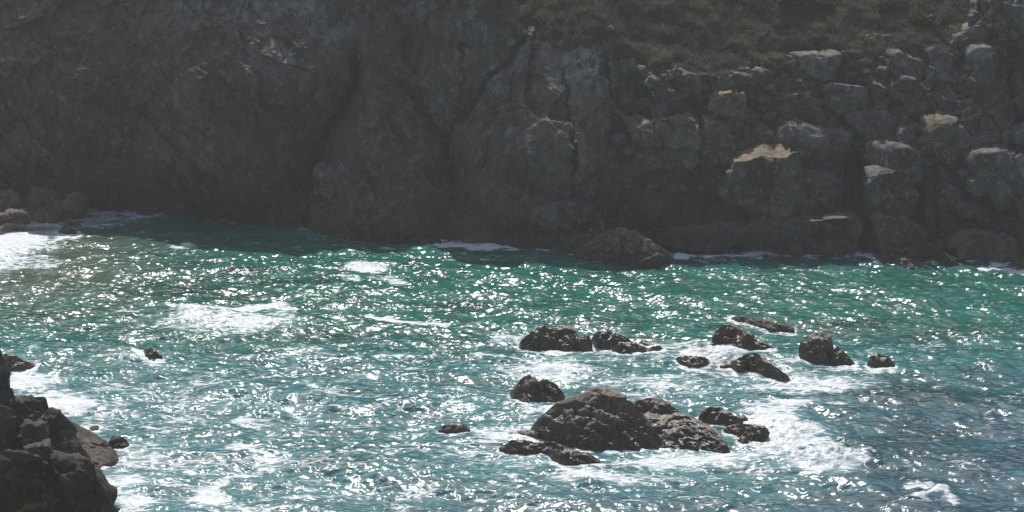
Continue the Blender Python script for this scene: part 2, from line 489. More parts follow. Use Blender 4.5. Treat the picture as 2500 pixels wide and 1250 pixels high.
gr = 0.7 * n0 + 0.30 * n3 + 0.75 * fbm(q / 1.8, 3, 61)
lift = rl * (1 - gsm) + gr * gsm
Yfin = (Ybase - relief).ravel() - lift
P1 = at_Y(PXg.ravel(), PYg.ravel(), Yfin)
YT = Yfin.reshape(NPX, NPY)


def terrain_Y(px, py):
    i = int(np.clip((px - PX0) / (PX1 - PX0) * (NPX - 1), 0, NPX - 1))
    return float(np.interp(-py, -PYg[i], (Ybase - relief)[i]))


def terrain_at(px, py):
    i = int(np.clip((px - PX0) / (PX1 - PX0) * (NPX - 1), 0, NPX - 1))
    return float(np.interp(-py, -PYg[i], YT[i]))


# pale lichened patches; along the buttress's left ridge they paint its sunlit rim
pale = np.zeros(PXg.shape)
for (cx, cy, rx, ry, s_) in [(1430, 150, 60, 70, 1.0), (1490, 190, 18, 45, 1), (1365, 175, 18, 40, .7), (1245, 130, 26, 40, 1.0), (1205, 185, 26, 40, 1.0), (1165, 245, 16, 30, .7),
                             (640, 20, 180, 40, .5), (760, 40, 60, 60, .7), (820, 80, 40, 60, .7), (650, 130, 45, 25, .6), (480, 20, 60, 30, .6), (690, 150, 30, 20, .6),
                             (1165, 60, 60, 30, .5), (1010, 10, 40, 40, .5), (900, 15, 20, 20, .3), (2440, 40, 120, 90, .6), (1330, 110, 40, 20, .6),
                             (1980, 200, 260, 60, .25), (1620, 210, 90, 40, .4), (2250, 190, 150, 70, .4), (1060, 240, 80, 80, .3), (1270, 320, 60, 90, .25)]:
    pale = np.maximum(pale, s_ * np.exp(-(((wx - cx) / rx) ** 2 + ((wy - cy) / ry) ** 2)))

faces = grid_quads(NPX, NPY)
fc = faces[:, 0]
owner = mass_id.ravel()[fc]
owner = np.where(grassy[fc] & (owner != 5), 9, owner)
owner = np.where((owner == 0) & (PXg.ravel()[fc] > 1480), 8, owner)
owner = np.where((owner == 3) & (PXg.ravel()[fc] > 1600), 8, owner)
owner = np.where(owner == 0, 4, owner)
pieces = [
    (1, 'cliff', 'tall dark brown sea cliff in shade above the little beach', 'cliff', 'cliff'),
    (2, 'cliff_spur', 'low triangular brown spur of rock between the dark gully and the buttress', 'cliff', 'cliff'),
    (3, 'rock_buttress', 'pyramid shaped grey buttress with vertical cracks and a pale patch at its top', 'cliff', 'cliff'),
    (4, 'cliff_recess', 'smooth slabs of cliff set back in the recess behind the buttress and spur', 'cliff', 'cliff'),
    (5, 'cliff_corner', 'grey cliff rising behind the grassy slope at the upper right corner', 'cliff', 'cliff'),
    (8, 'rocky_slope', 'broken rock slope under the loose boulders, down to the right-hand shoreline', 'cliff', 'slope'),
    (9, 'hillside', 'rough brown and olive turf hillside above the cliffs and boulders', 'turf', 'hillside'),
]
for oid, nm, lab, mt, cat in pieces:
    fsel = faces[owner == oid]
    if not len(fsel): continue
    vid, inv = np.unique(fsel, return_inverse=True)
    o = mesh_np(nm, P1[vid], inv.reshape(-1, 4)[:, ::-1], None, M[mt], {'pale': pale.ravel()[vid]})
    tag(o, lab, cat, None, 'structure')

# ------------------------------------------------------------------ rocks
def star_radius(pts, c, nth, jag=0.0, seed=0):
    """radius by angle of a star-shaped outline"""
    P = np.asarray(pts, float) - c
    Q_ = np.concatenate([P, P[:1]])
    dense = np.concatenate([Q_[i] + (Q_[i + 1] - Q_[i]) * np.linspace(0, 1, 24, endpoint=False)[:, None] for i in range(len(P))])
    a = np.arctan2(dense[:, 1], dense[:, 0]); r = np.hypot(dense[:, 0], dense[:, 1])
    o = np.argsort(a); a, r = a[o], r[o]
    th = np.linspace(-math.pi, math.pi, nth, endpoint=False)
    return th, np.interp(th, np.concatenate([a - 2 * math.pi, a, a + 2 * math.pi]), np.tile(r, 3))


def stone(outline, Yc, D, seed, e=0.55, amp=1.0, res=1.0, back=1.0, axis_up=0.0, cell=None, bed=(.25, -.2, 1), planes=5, tops=1):
    """closed stone whose outline seen from the front is `outline` (frame px); D = half depth in m.
    returns verts, quads, tris"""
    P = at_Y(np.array([p[0] for p in outline]), np.array([p[1] for p in outline]), Yc)
    xz = P[:, [0, 2]]; c = (xz.max(0) + xz.min(0)) / 2
    size = float(np.mean(xz.max(0) - xz.min(0)))
    nth = int(np.clip(size / 0.075 * res, 30, 260)); nph = int(np.clip(nth * 0.45, 14, 110))
    th, rr = star_radius(xz, c, nth)
    nh = nph // 4
    half = np.sort(np.concatenate([np.arcsin(np.linspace(0.04, 0.97, nh) ** (1 / e)), np.linspace(0.12, 1.0, nph // 2 - nh) * math.pi / 2]))
    ph = np.concatenate([half, math.pi - half[::-1][1:]]); nph = len(ph)
    TH, PH = np.meshgrid(th, ph, indexing='ij')
    RR = np.repeat(rr[:, None], nph, 1)
    sp, cp = np.sin(PH), np.cos(PH)
    rad = RR * sp ** e
    y = np.where(cp > 0, -D, D * back) * np.abs(cp) ** e
    x = rad * np.cos(TH); z = rad * np.sin(TH)
    y = y + axis_up * z
    V = np.stack([x, y, z], -1).reshape(-1, 3)
    V = np.concatenate([V, [[0, -D, 0], [0, D * back, 0]]])
    nrm = V / np.array([max(np.mean(rr), .1), D, max(np.mean(rr), .1)]) ** 2
    nrm /= np.linalg.norm(nrm, axis=1, keepdims=True) + 1e-9
    cl = cell or size * 0.42
    W = V + np.array([seed * 13.7, seed * 5.1, 0])
    o1_, c1_ = facets(W / cl, seed, 0.9)
    o2_, c2_ = facets(W / (cl * 0.4), seed + 3, 0.9)
    n_ = fbm(W / (cl * 0.5), 4, seed, 0.55, True)
    V = V + nrm * (amp * cl * (0.27 * o1_ + 0.14 * o2_ + 0.05 * n_ - 0.13 * np.exp(-c1_ / 0.035) - 0.05 * np.exp(-c2_ / 0.05) + 0.20 * strata(W, bed, cl * .55, seed)))[:, None]
    rp = np.random.RandomState(seed + 900)
    for k in range(tops):
        n = np.array([rp.normal(0, .16), rp.uniform(-.12, .10), 1.0]); n /= np.linalg.norm(n)
        hs = np.percentile(V @ n, 99.7) - size * rp.uniform(.07, .13) + size * 0.010 * fbm(W / (size * .2), 3, seed + 30 + k)
        V = V - n * (0.96 * np.maximum(0, V @ n - hs))[:, None]
    ext = np.array([(xz[:, 0].max() - xz[:, 0].min()) / 2, D, (xz[:, 1].max() - xz[:, 1].min()) / 2])
    for k in range(planes):
        n = np.array([rp.normal(0, .75), -1.0, rp.normal(0.1, .45)]); n /= np.linalg.norm(n)
        sup = np.percentile(V @ n, 99.5)
        hs = sup - size * rp.uniform(.05, .17)
        hs = hs + size * 0.02 * fbm(W / (size * .22), 3, seed + k)
        V = V - n * (0.95 * np.maximum(0, V @ n - hs))[:, None]
    V = V + np.array([c[0], Yc, c[1]])
    Qd = grid_quads(nth, nph, True)
    i0, i1 = nth * nph, nth * nph + 1
    k = np.arange(nth); k2 = (k + 1) % nth
    T = np.concatenate([np.stack([np.full(nth, i0), k2 * nph, k * nph], -1),
                        np.stack([np.full(nth, i1), k * nph + nph - 1, k2 * nph + nph - 1], -1)])
    return V, Qd, T


def join(parts):
    Vs, Qs, Ts, b = [], [], [], 0
    for V, Q_, T in parts:
        Vs.append(V); Qs.append(Q_ + b)
        if T is not None: Ts.append(T + b)
        b += len(V)
    return np.concatenate(Vs), np.concatenate(Qs), (np.concatenate(Ts) if Ts else None)


def add_rock(name, parts, mat, label, cat='rock', group=None):
    V, Q_, T = join(parts)
    loc = np.array([V[:, 0].mean(), V[:, 1].mean(), V[:, 2].min()])
    o = mesh_np(name, V, Q_, T, M[mat], None, loc)
    return tag(o, label, cat, group)


def ridge(top, water, seed, k=1.0, amp=1.0, du=0.065, minw=0.5, front=0.74, base_z=None):
    """rock standing in the sea: top outline and waterline traced in frame pixels"""
    top = np.asarray(top, float); water = np.asarray(water, float)
    x0, x1 = max(top[0, 0], water[0, 0]), min(top[-1, 0], water[-1, 0])
    mpp = at_z(x0, water[0, 1])[1] / F
    nu = int(np.clip((x1 - x0) * mpp / du, 16, 300))
    u = np.linspace(x0, x1, nu)
    ty = np.interp(u, top[:, 0], top[:, 1]); wy_ = np.interp(u, water[:, 0], water[:, 1])
    ty = np.minimum(ty, wy_ - 0.5)
    Fp = at_z(u, wy_, 0)
    hh = (wy_ - ty) * mpp
    ed = np.sin(np.pi * np.clip((u - x0) / (x1 - x0), 0.0, 1.0)) ** 0.5
    w = np.maximum(minw, k * np.maximum(hh, 0.25 * hh.max()) * 1.15) * (0.25 + 0.75 * ed)
    kk = np.hanning(max(5, nu // 10 | 1)); kk /= kk.sum()
    w = np.convolve(np.pad(w, len(kk) // 2, 'edge'), kk, 'valid')[:nu]
    Rp = at_Y(u, ty, Fp[:, 1] + w)
    nf = int(np.clip(np.max(w) / du * 1.4, 10, 90)); nb = max(6, nf // 2)
    s = np.linspace(-0.35, 1, nf)
    rows = []
    for sv in s:
        if sv < 0:
            z = sv * 3.0 + 0 * Rp[:, 2]; yy = Fp[:, 1] + sv * 0.8 * w
            xx = Fp[:, 0]
        else:
            z = Rp[:, 2] * sv ** front; yy = Fp[:, 1] + sv * w
            xx = Fp[:, 0] + (Rp[:, 0] - Fp[:, 0]) * sv
        rows.append(np.stack([xx, yy, z], -1))
    for sv in np.linspace(0, 1, nb)[1:]:
        z = Rp[:, 2] * (1 - sv ** 1.6) - 1.2 * sv ** 2; yy = Rp[:, 1] + sv * w * 0.9
        rows.append(np.stack([Rp[:, 0] * (yy / Rp[:, 1]) ** 0.3, yy, z], -1))
    G = np.stack(rows, 1)                       # nu x nv x 3
    nv = G.shape[1]
    V = G.reshape(-1, 3)
    a, b = np.gradient(G, axis=0), np.gradient(G, axis=1)
    nr = np.cross(a, b).reshape(-1, 3); nr /= np.linalg.norm(nr, axis=1, keepdims=True) + 1e-9
    hloc = np.repeat(np.maximum(hh, 0.3)[:, None], nv, 1).ravel()
    cl = float(np.clip(0.5 * hh.max(), 0.4, 1.7))
    W = V + seed * 9.1
    o1_, c1_ = facets(W / cl, seed, 0.9)
    o2_, c2_ = facets(W / (cl * 0.38), seed + 3, 0.9)
    n_ = fbm(W / (cl * 0.5), 4, seed, 0.55, True)
    sv_all = np.concatenate([s, 1 + np.linspace(0, 1, nb)[1:]])
    damp = 1 - 0.62 * np.exp(-((sv_all - 1) / 0.22) ** 2)
    am = amp * np.minimum(cl, hloc * 0.6) * np.tile(damp, nu)
    V = V + nr * (am * (0.25 * o1_ + 0.09 * o2_ + 0.04 * n_ - 0.02 * np.exp(-c1_ / 0.05) + 0.15 * fbm(W / (cl * .8), 2, seed + 8) + 0.17 * strata(W, (.5, .35, .8), cl * .5, seed) + 0.035 * fbm(W / 0.16, 3, seed + 5)))[:, None]
    return V, grid_quads(nu, nv), None


def Z5(pts):  # points read off an enlarged view of the outcrop
    return [(1150 + x / 2.7775, 750 + y / 2.7775) for x, y in pts]


SEA = []   # footprints for the foam round each rock: (px, py)


def sea_rock(label, lobes, seed, name='sea_rock', amp=1.0, k=1.0, mat='sea', group='rocks awash in the cove'):
    parts = []
    for j, lb in enumerate(lobes):
        top, water = lb[0], lb[1]
        kk = lb[2] if len(lb) > 2 else k
        parts.append(ridge(top, water, seed * 10 + j, kk, amp))
        SEA.append([tuple(p) for p in water])
    return add_rock(name, parts, mat, label, 'rock', group)


sea_rock('wide knobbly brown rock at the back left of the outcrop, knob on its end', [
    (Z5([(328, 245), (345, 215), (400, 172), (455, 130), (500, 122), (530, 138), (580, 133), (625, 116), (680, 138), (715, 178), (735, 225), (745, 240), (790, 265), (808, 295)]),
     Z5([(328, 262), (340, 285), (420, 300), (500, 303), (560, 300), (640, 310), (740, 318), (808, 305)]), 0.8),
    (Z5([(725, 245), (745, 205), (780, 183), (808, 203), (822, 242)]), Z5([(725, 252), (780, 265), (822, 252)]), 0.8)], 1)
sea_rock('rounded brown rock just right of the wide knobbly one', [
    (Z5([(820, 212), (835, 180), (870, 158), (930, 163), (990, 176), (1040, 193), (1075, 218), (1098, 246)]),
     Z5([(820, 218), (850, 245), (920, 255), (980, 250), (1060, 256), (1098, 250)]), 0.9)], 2)
sea_rock('low ragged rock with weed in front of the rounded brown one, foam around it', [
    (Z5([(956, 285), (1000, 240), (1050, 236), (1110, 243), (1160, 262), (1200, 280), (1245, 263), (1285, 263), (1306, 288)]),
     Z5([(956, 292), (1000, 318), (1080, 326), (1140, 315), (1200, 305), (1250, 315), (1306, 292)]), 0.9)], 3)
sea_rock('small flat rock tip behind the low ragged one', [
    (Z5([(1138, 234), (1165, 216), (1200, 226), (1238, 252)]), Z5([(1138, 242), (1190, 260), (1238, 260)]))], 4)
sea_rock('broad speckled pyramid rock with a low tail running left into the foam', [
    (Z5([(1625, 258), (1640, 200), (1660, 160), (1700, 126), (1750, 115), (1800, 133), (1870, 158), (1910, 188), (1950, 222), (2000, 248), (2050, 278), (2064, 300)]),
     Z5([(1625, 270), (1700, 265), (1770, 262), (1800, 288), (1850, 303), (1920, 303), (2000, 308), (2064, 306)]), 0.9),
    (Z5([(1428, 320), (1480, 290), (1560, 256), (1650, 240)]), Z5([(1428, 327), (1500, 302), (1570, 282), (1650, 278)]), 0.9)], 5)
sea_rock('low flat dark rock surrounded by foam, left of the long slanting one', [
    (Z5([(1373, 352), (1420, 333), (1470, 327), (1540, 333), (1590, 338), (1614, 358)]),
     Z5([(1373, 362), (1420, 387), (1480, 402), (1540, 409), (1600, 396), (1614, 377)]), 0.9)], 6)
sea_rock('long slanting dark rock tapering down to the right', [
    (Z5([(1780, 385), (1800, 356), (1830, 333), (1870, 315), (1930, 305), (1960, 317), (2000, 352), (2050, 392), (2100, 427), (2150, 467), (2163, 482)]),
     Z5([(1780, 400), (1810, 420), (1850, 425), (1880, 410), (1930, 425), (1980, 452), (2050, 477), (2110, 489), (2163, 488)]), 0.7),
    (Z5([(1688, 392), (1760, 363), (1800, 356), (1840, 370), (1872, 400)]), Z5([(1688, 402), (1760, 402), (1810, 436), (1850, 434), (1872, 410)]), 0.8)], 7)
sea_rock('two-humped dark rock standing off the left end of the largest outcrop', [
    (Z5([(263, 578), (300, 545), (320, 508), (360, 468), (395, 458), (430, 478), (462, 510)]), Z5([(263, 588), (285, 632), (330, 657), (390, 670), (462, 668)]), 0.8),
    (Z5([(440, 520), (462, 503), (490, 490), (540, 498), (585, 528), (612, 560), (636, 592), (640, 632)]), Z5([(440, 668), (520, 668), (580, 662), (640, 642)]), 0.8)], 8)
sea_rock('largest dark outcrop in the cove, a peaked ridge with a long ragged right flank', [
    (Z5([(398, 835), (440, 775), (490, 723), (530, 688), (570, 658), (640, 623), (700, 597), (780, 572), (850, 547), (910, 562), (970, 587), (1030, 612), (1070, 637), (1110, 668), (1180, 740), (1240, 820), (1300, 900), (1340, 945)]),
     Z5([(398, 842), (440, 866), (520, 892), (600, 917), (700, 942), (800, 947), (900, 957), (1000, 957), (1100, 957), (1240, 950), (1340, 950)]), .92),
    (Z5([(1085, 720), (1095, 660), (1120, 635), (1180, 614), (1240, 610), (1290, 623), (1340, 653), (1390, 688), (1420, 718), (1450, 745)]),
     Z5([(1085, 800), (1250, 790), (1450, 775)]), 0.8),
    (Z5([(1000, 770), (1100, 760), (1170, 745), (1250, 735), (1360, 737), (1450, 732), (1520, 762), (1600, 792), (1660, 828), (1710, 890), (1740, 940), (1760, 986)]),
     Z5([(1000, 955), (1200, 947), (1300, 947), (1400, 957), (1500, 972), (1600, 973), (1680, 986), (1760, 990)]), 1.5)], 9, amp=0.9)
sea_rock('tilted dark rock beside the right flank of the largest outcrop, white water behind', [
    (Z5([(1538, 758), (1560, 713), (1600, 678), (1640, 665), (1690, 678), (1740, 703), (1790, 733), (1845, 765)]),
     Z5([(1538, 768), (1620, 792), (1700, 802), (1780, 812), (1845, 795)]), 0.8),
    (Z5([(1818, 750), (1845, 724), (1875, 748)]), Z5([(1818, 756), (1850, 760), (1875, 755)]))], 10)
sea_rock('ragged speckled rock at the breaking wave, right end of the outcrop', [
    (Z5([(1712, 820), (1760, 800), (1820, 790), (1900, 790), (1960, 800), (2005, 815), (2028, 855), (2018, 905)]),
     Z5([(1712, 845), (1800, 862), (1850, 892), (1900, 918), (1980, 922), (2018, 918)]), 0.8)], 11)
sea_rock('small dark rock in the surf below the ragged speckled one', [
    (Z5([(1803, 905), (1830, 878), (1860, 875), (1888, 915)]), Z5([(1803, 912), (1845, 936), (1888, 925)]))], 12)
sea_rock('tiny dark stone poking through the white water of the breaking wave', [
    (Z5([(1922, 945), (1945, 932), (1976, 960)]), Z5([(1922, 952), (1950, 968), (1976, 966)]))], 13)
sea_rock('long low dark reef rock in front of the largest outcrop, in two sections', [
    (Z5([(188, 948), (240, 925), (270, 898), (320, 893), (400, 903), (440, 918), (500, 908), (560, 910), (610, 933), (645, 968)]),
     Z5([(188, 955), (260, 977), (340, 992), (450, 992), (520, 995), (580, 1040), (645, 1052)]), 0.8),
    (Z5([(538, 1005), (600, 983), (660, 962), (720, 973), (790, 988), (830, 1008), (870, 1038), (898, 1078)]),
     Z5([(538, 1022), (600, 1062), (680, 1083), (760, 1078), (830, 1073), (898, 1084)]), 0.9)], 14)
sea_rock('low dark ledge at the left foot of the largest outcrop', [
    (Z5([(303, 848), (340, 830), (400, 830), (455, 850)]), Z5([(303, 857), (370, 870), (455, 884)]))], 15)
sea_rock('squarish dark block alone right of the outcrop, a grey slab leaning against it', [
    ([(1949, 865), (1954, 838), (1962, 824), (1985, 814), (2010, 811), (2025, 819), (2034, 850), (2040, 890)],
     [(1949, 876), (1975, 886), (2010, 891), (2040, 893)], 0.7),
    ([(2026, 855), (2045, 847), (2060, 857), (2075, 873), (2087, 887)], [(2026, 893), (2060, 892), (2087, 890)], 0.8)], 16)
sea_rock('small round dark rock farthest right in the water, ringed by foam', [
    ([(2117, 888), (2125, 869), (2145, 863), (2165, 867), (2178, 879), (2187, 894)], [(2117, 893), (2140, 899), (2170, 898), (2187, 898)], 0.8)], 17)
sea_rock('lone notched black rock in the glittering water off the left shore', [
    ([(331, 865), (350, 857), (362, 846), (375, 849), (385, 861), (396, 867), (400, 881)], [(331, 867), (352, 872), (357, 883), (375, 887), (400, 884)], 0.8)], 18)
sea_rock('low black rock reaching out from the left edge of the photo', [
    ([(-60, 872), (0, 866), (20, 864), (40, 869), (60, 880), (87, 890)], [(-60, 895), (0, 900), (30, 905), (60, 901), (87, 893)], 0.8)], 19)
sea_rock('low dark rock awash left of the long reef, foam trailing from it', [
    ([(1070, 1047), (1085, 1036), (1105, 1034), (1130, 1036), (1148, 1046)], [(1070, 1050), (1100, 1057), (1130, 1055), (1148, 1050)], 0.7)], 20)
sea_rock('pale brown reef barely breaking the surface behind the speckled pyramid rock', [
    ([(1785, 776), (1800, 770), (1822, 771), (1850, 779), (1868, 779), (1895, 789), (1915, 791), (1940, 801)], [(1785, 781), (1820, 790), (1850, 796), (1880, 804), (1940, 807)], 1.1)], 21, mat='tan')
sea_rock('dark wet rock in the white wash off the beach', [
    ([(142, 565), (152, 554), (168, 551), (182, 560), (190, 570)], [(142, 569), (165, 574), (190, 573)], 0.8)], 22)
sea_rock('small brown rock in the shaded foam under the tall cliff', [
    ([(333, 515), (350, 499), (368, 497), (388, 512)], [(333, 522), (360, 526), (388, 520)], 0.9)], 23, mat='tan')
sea_rock('wedge of rock at the foot of the beach boulders, nearest the wash', [
    ([(128, 535), (140, 526), (155, 530), (160, 540)], [(128, 541), (145, 544), (160, 543)], 0.8)], 24, mat='boulder')
sea_rock('low double rock between the beach boulders and the shaded foam', [
    ([(162, 525), (180, 515), (200, 512), (206, 528)], [(162, 532), (185, 536), (206, 534)], 0.8)], 25, mat='boulder')


def Z3(pts): return [(1600 + x / 1.923, y / 1.923) for x, y in pts]


def Z4(pts): return [(x / 1.923, 600 + y / 1.923) for x, y in pts]


def block(label, poly, seed, mat='boulder', dy=0.0, d=0.5, e=0.5, amp=1.0, name='boulder', cat='boulder', group=None, Y=None, au=0.18):
    p = np.asarray(poly, float)
    c = (p.max(0) + p.min(0)) / 2
    Yc = (Y if Y is not None else terrain_Y(c[0], c[1])) + dy
    sz = (p.max(0) - p.min(0)) * Yc / F
    D = d * float(np.mean(sz))
    return add_rock(name, [stone(poly, Yc, D, seed, e, amp, axis_up=au, back=0.7)], mat, label, cat, group)


GB = 'boulders on the right-hand slope'
B = [
    ('square block capped with orange lichen, highest of the lichened blocks', Z3([(248, 445), (300, 426), (345, 430), (375, 418), (402, 440), (408, 500), (402, 575), (330, 595), (255, 575), (243, 500)]), 'lichen', -.8, .45, .35),
    ('tall narrow block right under the orange lichened one', Z3([(222, 545), (240, 533), (270, 565), (350, 580), (362, 700), (300, 745), (178, 745), (165, 700), (210, 600)]), 'lichen_sunlit', -.4, .4, .4),
    ('wide slab with a yellow lichen streak along its top edge', Z3([(-110, 590), (0, 545), (60, 530), (130, 513), (165, 538), (192, 570), (190, 640), (160, 740), (60, 790), (-60, 790), (-125, 700)]), 'lichen_sunlit', -.3, .35, .4),
    ('big flat-topped block with a bright sunlit top', Z3([(385, 715), (430, 703), (500, 703), (640, 702), (668, 760), (695, 860), (702, 965), (560, 1005), (470, 990), (350, 900), (325, 880), (365, 780)]), 'lichen_sunlit', -1.2, .42, .28),
    ('stepped ledge to the right of the flat-topped block', Z3([(640, 780), (670, 783), (740, 798), (822, 823), (842, 890), (848, 985), (720, 995), (660, 900)]), 'boulder', -.6, .4, .3),
    ('long low base block at the waterline under the flat-topped block', Z3([(440, 1015), (520, 985), (700, 995), (930, 1032), (948, 1090), (945, 1180), (700, 1170), (380, 1160), (400, 1070)]), 'boulder', -.6, .35, .35),
    ('tilted slab low on the shore left of the long base block', Z3([(30, 1062), (180, 1038), (340, 1043), (425, 1060), (345, 1150), (150, 1140), (20, 1110)]), 'boulder', -.4, .4, .5),
    ('broad dark boulder above the sunlit flat-topped block', Z3([(550, 640), (580, 598), (640, 572), (740, 567), (850, 588), (930, 600), (965, 640), (920, 740), (740, 765), (640, 705)]), 'boulder', -.3, .4, .5),
    ('small tan-edged boulder touching the left of the broad dark one', Z3([(548, 640), (560, 605), (590, 600), (612, 625), (600, 660), (560, 668)]), 'boulder', -1.2, .5, .5),
    ('flat boulder with a thin sunlit top edge, in the middle of the slope', Z3([(890, 535), (960, 510), (1080, 513), (1122, 560), (1128, 605), (1000, 625), (930, 592)]), 'boulder', -.5, .42, .35),
    ('pointed dark block with orange lichen on its crown', Z3([(1235, 675), (1262, 560), (1272, 535), (1320, 526), (1380, 540), (1430, 580), (1465, 620), (1455, 695), (1330, 725)]), 'lichen_sunlit', -.9, .42, .4),
    ('long pale boulder behind the pointed lichen-crowned block', Z3([(1395, 565), (1440, 538), (1490, 518), (1600, 512), (1645, 560), (1645, 600), (1540, 620), (1460, 620)]), 'lichen', -.2, .4, .5),
    ('sunlit-topped block at the left edge of the right-hand rock mass', Z3([(1005, 735), (1028, 668), (1090, 662), (1180, 677), (1240, 718), (1292, 745), (1210, 810), (1100, 810), (1025, 790)]), 'boulder', -.9, .45, .4),
    ('tall stepped face with lit notches under the sunlit-topped block', Z3([(1000, 775), (1060, 760), (1200, 800), (1225, 900), (1195, 970), (1060, 980), (1005, 970), (998, 860)]), 'boulder', -.7, .35, .3),
    ('smooth humped rock low on the right-hand shore', Z3([(1030, 1035), (1080, 1008), (1160, 1013), (1240, 1048), (1265, 1095), (1220, 1160), (1040, 1150)]), 'boulder', -.6, .45, .6),
    ('large slab with an arched sunlit top at the right edge', Z3([(1478, 755), (1530, 698), (1610, 672), (1660, 688), (1725, 760), (1760, 900), (1600, 925), (1518, 855)]), 'boulder', -.7, .4, .4),
    ('bright angular chunk below the arched slab', Z3([(1462, 850), (1500, 830), (1545, 850), (1560, 885), (1510, 905), (1470, 890)]), 'pale', -1.8, .5, .4),
    ('small lit chunk touching the upper left of the bright angular chunk', Z3([(1425, 800), (1455, 788), (1485, 815), (1490, 845), (1440, 850)]), 'pale', -1.4, .5, .4),
    ('grey outcrop with a white sunlit tip beside the grass, high at the right', Z3([(1432, 145), (1475, 115), (1520, 98), (1562, 140), (1560, 180), (1540, 195), (1465, 180)]), 'pale', -.8, .45, .5),
    ('tall grey outcrop below the white-tipped one', Z3([(1462, 225), (1500, 188), (1592, 222), (1602, 300), (1572, 392), (1520, 402), (1468, 312)]), 'pale', -.7, .42, .45),
    ('flat pale slab perched at the foot of the grass', Z3([(655, 248), (720, 233), (850, 248), (872, 290), (835, 352), (700, 335), (668, 292)]), 'pale', -.6, .45, .4),
    ('big shadowed boulder under the flat pale slab', Z3([(800, 410), (870, 373), (960, 383), (1012, 408), (1045, 460), (980, 515), (860, 508), (805, 465)]), 'boulder', -.6, .45, .5),
    ('rounded shadowed boulder left of the big one under the pale slab', Z3([(522, 445), (580, 412), (680, 417), (755, 470), (762, 515), (620, 525), (535, 495)]), 'boulder', -.4, .42, .55),
    ('jagged pale crest beneath the grass tongue', Z3([(1105, 242), (1150, 226), (1190, 256), (1250, 270), (1285, 290), (1250, 345), (1170, 335), (1115, 295)]), 'pale', -.5, .45, .4),
    ('grey boulder just above the orange lichened block', Z3([(260, 388), (310, 347), (370, 343), (412, 358), (418, 425), (340, 430), (275, 425)]), 'pale', -.5, .45, .45),
    ('pale grey boulder up-slope to the left of the lichened blocks', Z3([(100, 370), (130, 332), (180, 330), (215, 365), (205, 420), (140, 430), (105, 410)]), 'pale', -.5, .45, .5),
    ('light grey boulder directly above the yellow-streaked slab', Z3([(-10, 440), (30, 388), (62, 395), (70, 450), (50, 490), (0, 485)]), 'pale', -.6, .45, .5),
    ('grey boulder at the corner between buttress and slope', Z3([(-60, 360), (-20, 325), (35, 320), (45, 360), (0, 385), (-50, 385)]), 'pale', -.6, .45, .5),
    ('brown boulder left of the pointed lichen-crowned block', Z3([(1132, 630), (1170, 590), (1235, 578), (1250, 640), (1225, 672), (1150, 665)]), 'boulder', -.6, .5, .5),
    ('pale boulder cut by the right edge of the photo, high up', Z3([(1665, 600), (1700, 575), (1760, 570), (1780, 620), (1750, 660), (1690, 655)]), 'pale', -.6, .5, .5),
    ('flattish brown boulder between the pointed block and the arched slab', Z3([(1462, 662), (1500, 635), (1560, 626), (1595, 650), (1560, 690), (1480, 695)]), 'boulder', -.8, .5, .5),
    ('lit boulder on top of the arched slab', Z3([(1600, 625), (1640, 590), (1680, 610), (1690, 655), (1630, 672)]), 'boulder', -.6, .5, .5),
    ('squat block in the dark recess at the lower right', Z3([(1345, 890), (1380, 862), (1425, 872), (1435, 915), (1390, 935), (1350, 925)]), 'boulder', -.9, .5, .4),
    ('low ledge with a faint lit lip at the lower right', Z3([(1415, 960), (1450, 945), (1530, 965), (1570, 985), (1540, 1020), (1440, 1010)]), 'boulder', -.8, .5, .4),
    ('rounded wet rock on the shoreline at the lower right corner of the slope', Z3([(1380, 1120), (1450, 1080), (1560, 1085), (1660, 1120), (1700, 1200), (1560, 1230), (1400, 1190)]), 'boulder', -.8, .45, .55),
    ('pale slab low on the ledge beneath the buttress', [(1300, 520), (1330, 488), (1390, 482), (1440, 494), (1450, 520), (1400, 536), (1320, 536)], 'boulder', -1., .5, .4),
]
def shore_spur(label, top, water, seed, mat, k, amp=1.2, front=.7):
    return add_rock('rock_spur', [ridge(top, water, seed, k, amp, front=front)], mat, label, 'rock', 'rock spurs at the cliff foot')


shore_spur('dark slanting ledge of broken rock at the foot of the spur', [(755, 470), (768, 420), (780, 402), (830, 392), (870, 408), (905, 432), (945, 462), (985, 500), (1025, 540), (1070, 584)],
           [(755, 560), (850, 576), (950, 586), (1070, 592)], 531, 'boulder', .75)
shore_spur('grey rock with a crisp sunlit crest on the point under the buttress', [(1290, 598), (1312, 565), (1335, 540), (1392, 522), (1422, 512), (1456, 522), (1474, 560), (1490, 604)],
           [(1290, 607), (1400, 622), (1490, 628)], 532, 'boulder', .8)
shore_spur('long dark promontory of rock with a flat sunlit shelf, running into the sea', [(1400, 612), (1440, 585), (1465, 564), (1510, 563), (1550, 563), (1572, 582), (1612, 598), (1640, 622), (1652, 642)],
           [(1400, 630), (1480, 643), (1560, 652), (1652, 648)], 533, 'lichen_sunlit', .95, 1.5, .38)
for i, (lab, poly, mt, dy, d, e) in enumerate(B):
    my = (min(p[1] for p in poly) + max(p[1] for p in poly)) / 2; mx_ = (min(p[0] for p in poly) + max(p[0] for p in poly)) / 2
    poly = [(mx_ + (x - mx_) * 1.10, y if y < my else my + (y - my) * 1.40) for x, y in poly]
    block(lab, poly, 100 + i, mt, dy + 0.18, d, e * 0.55, amp=1.1, group=GB, au=0.2)

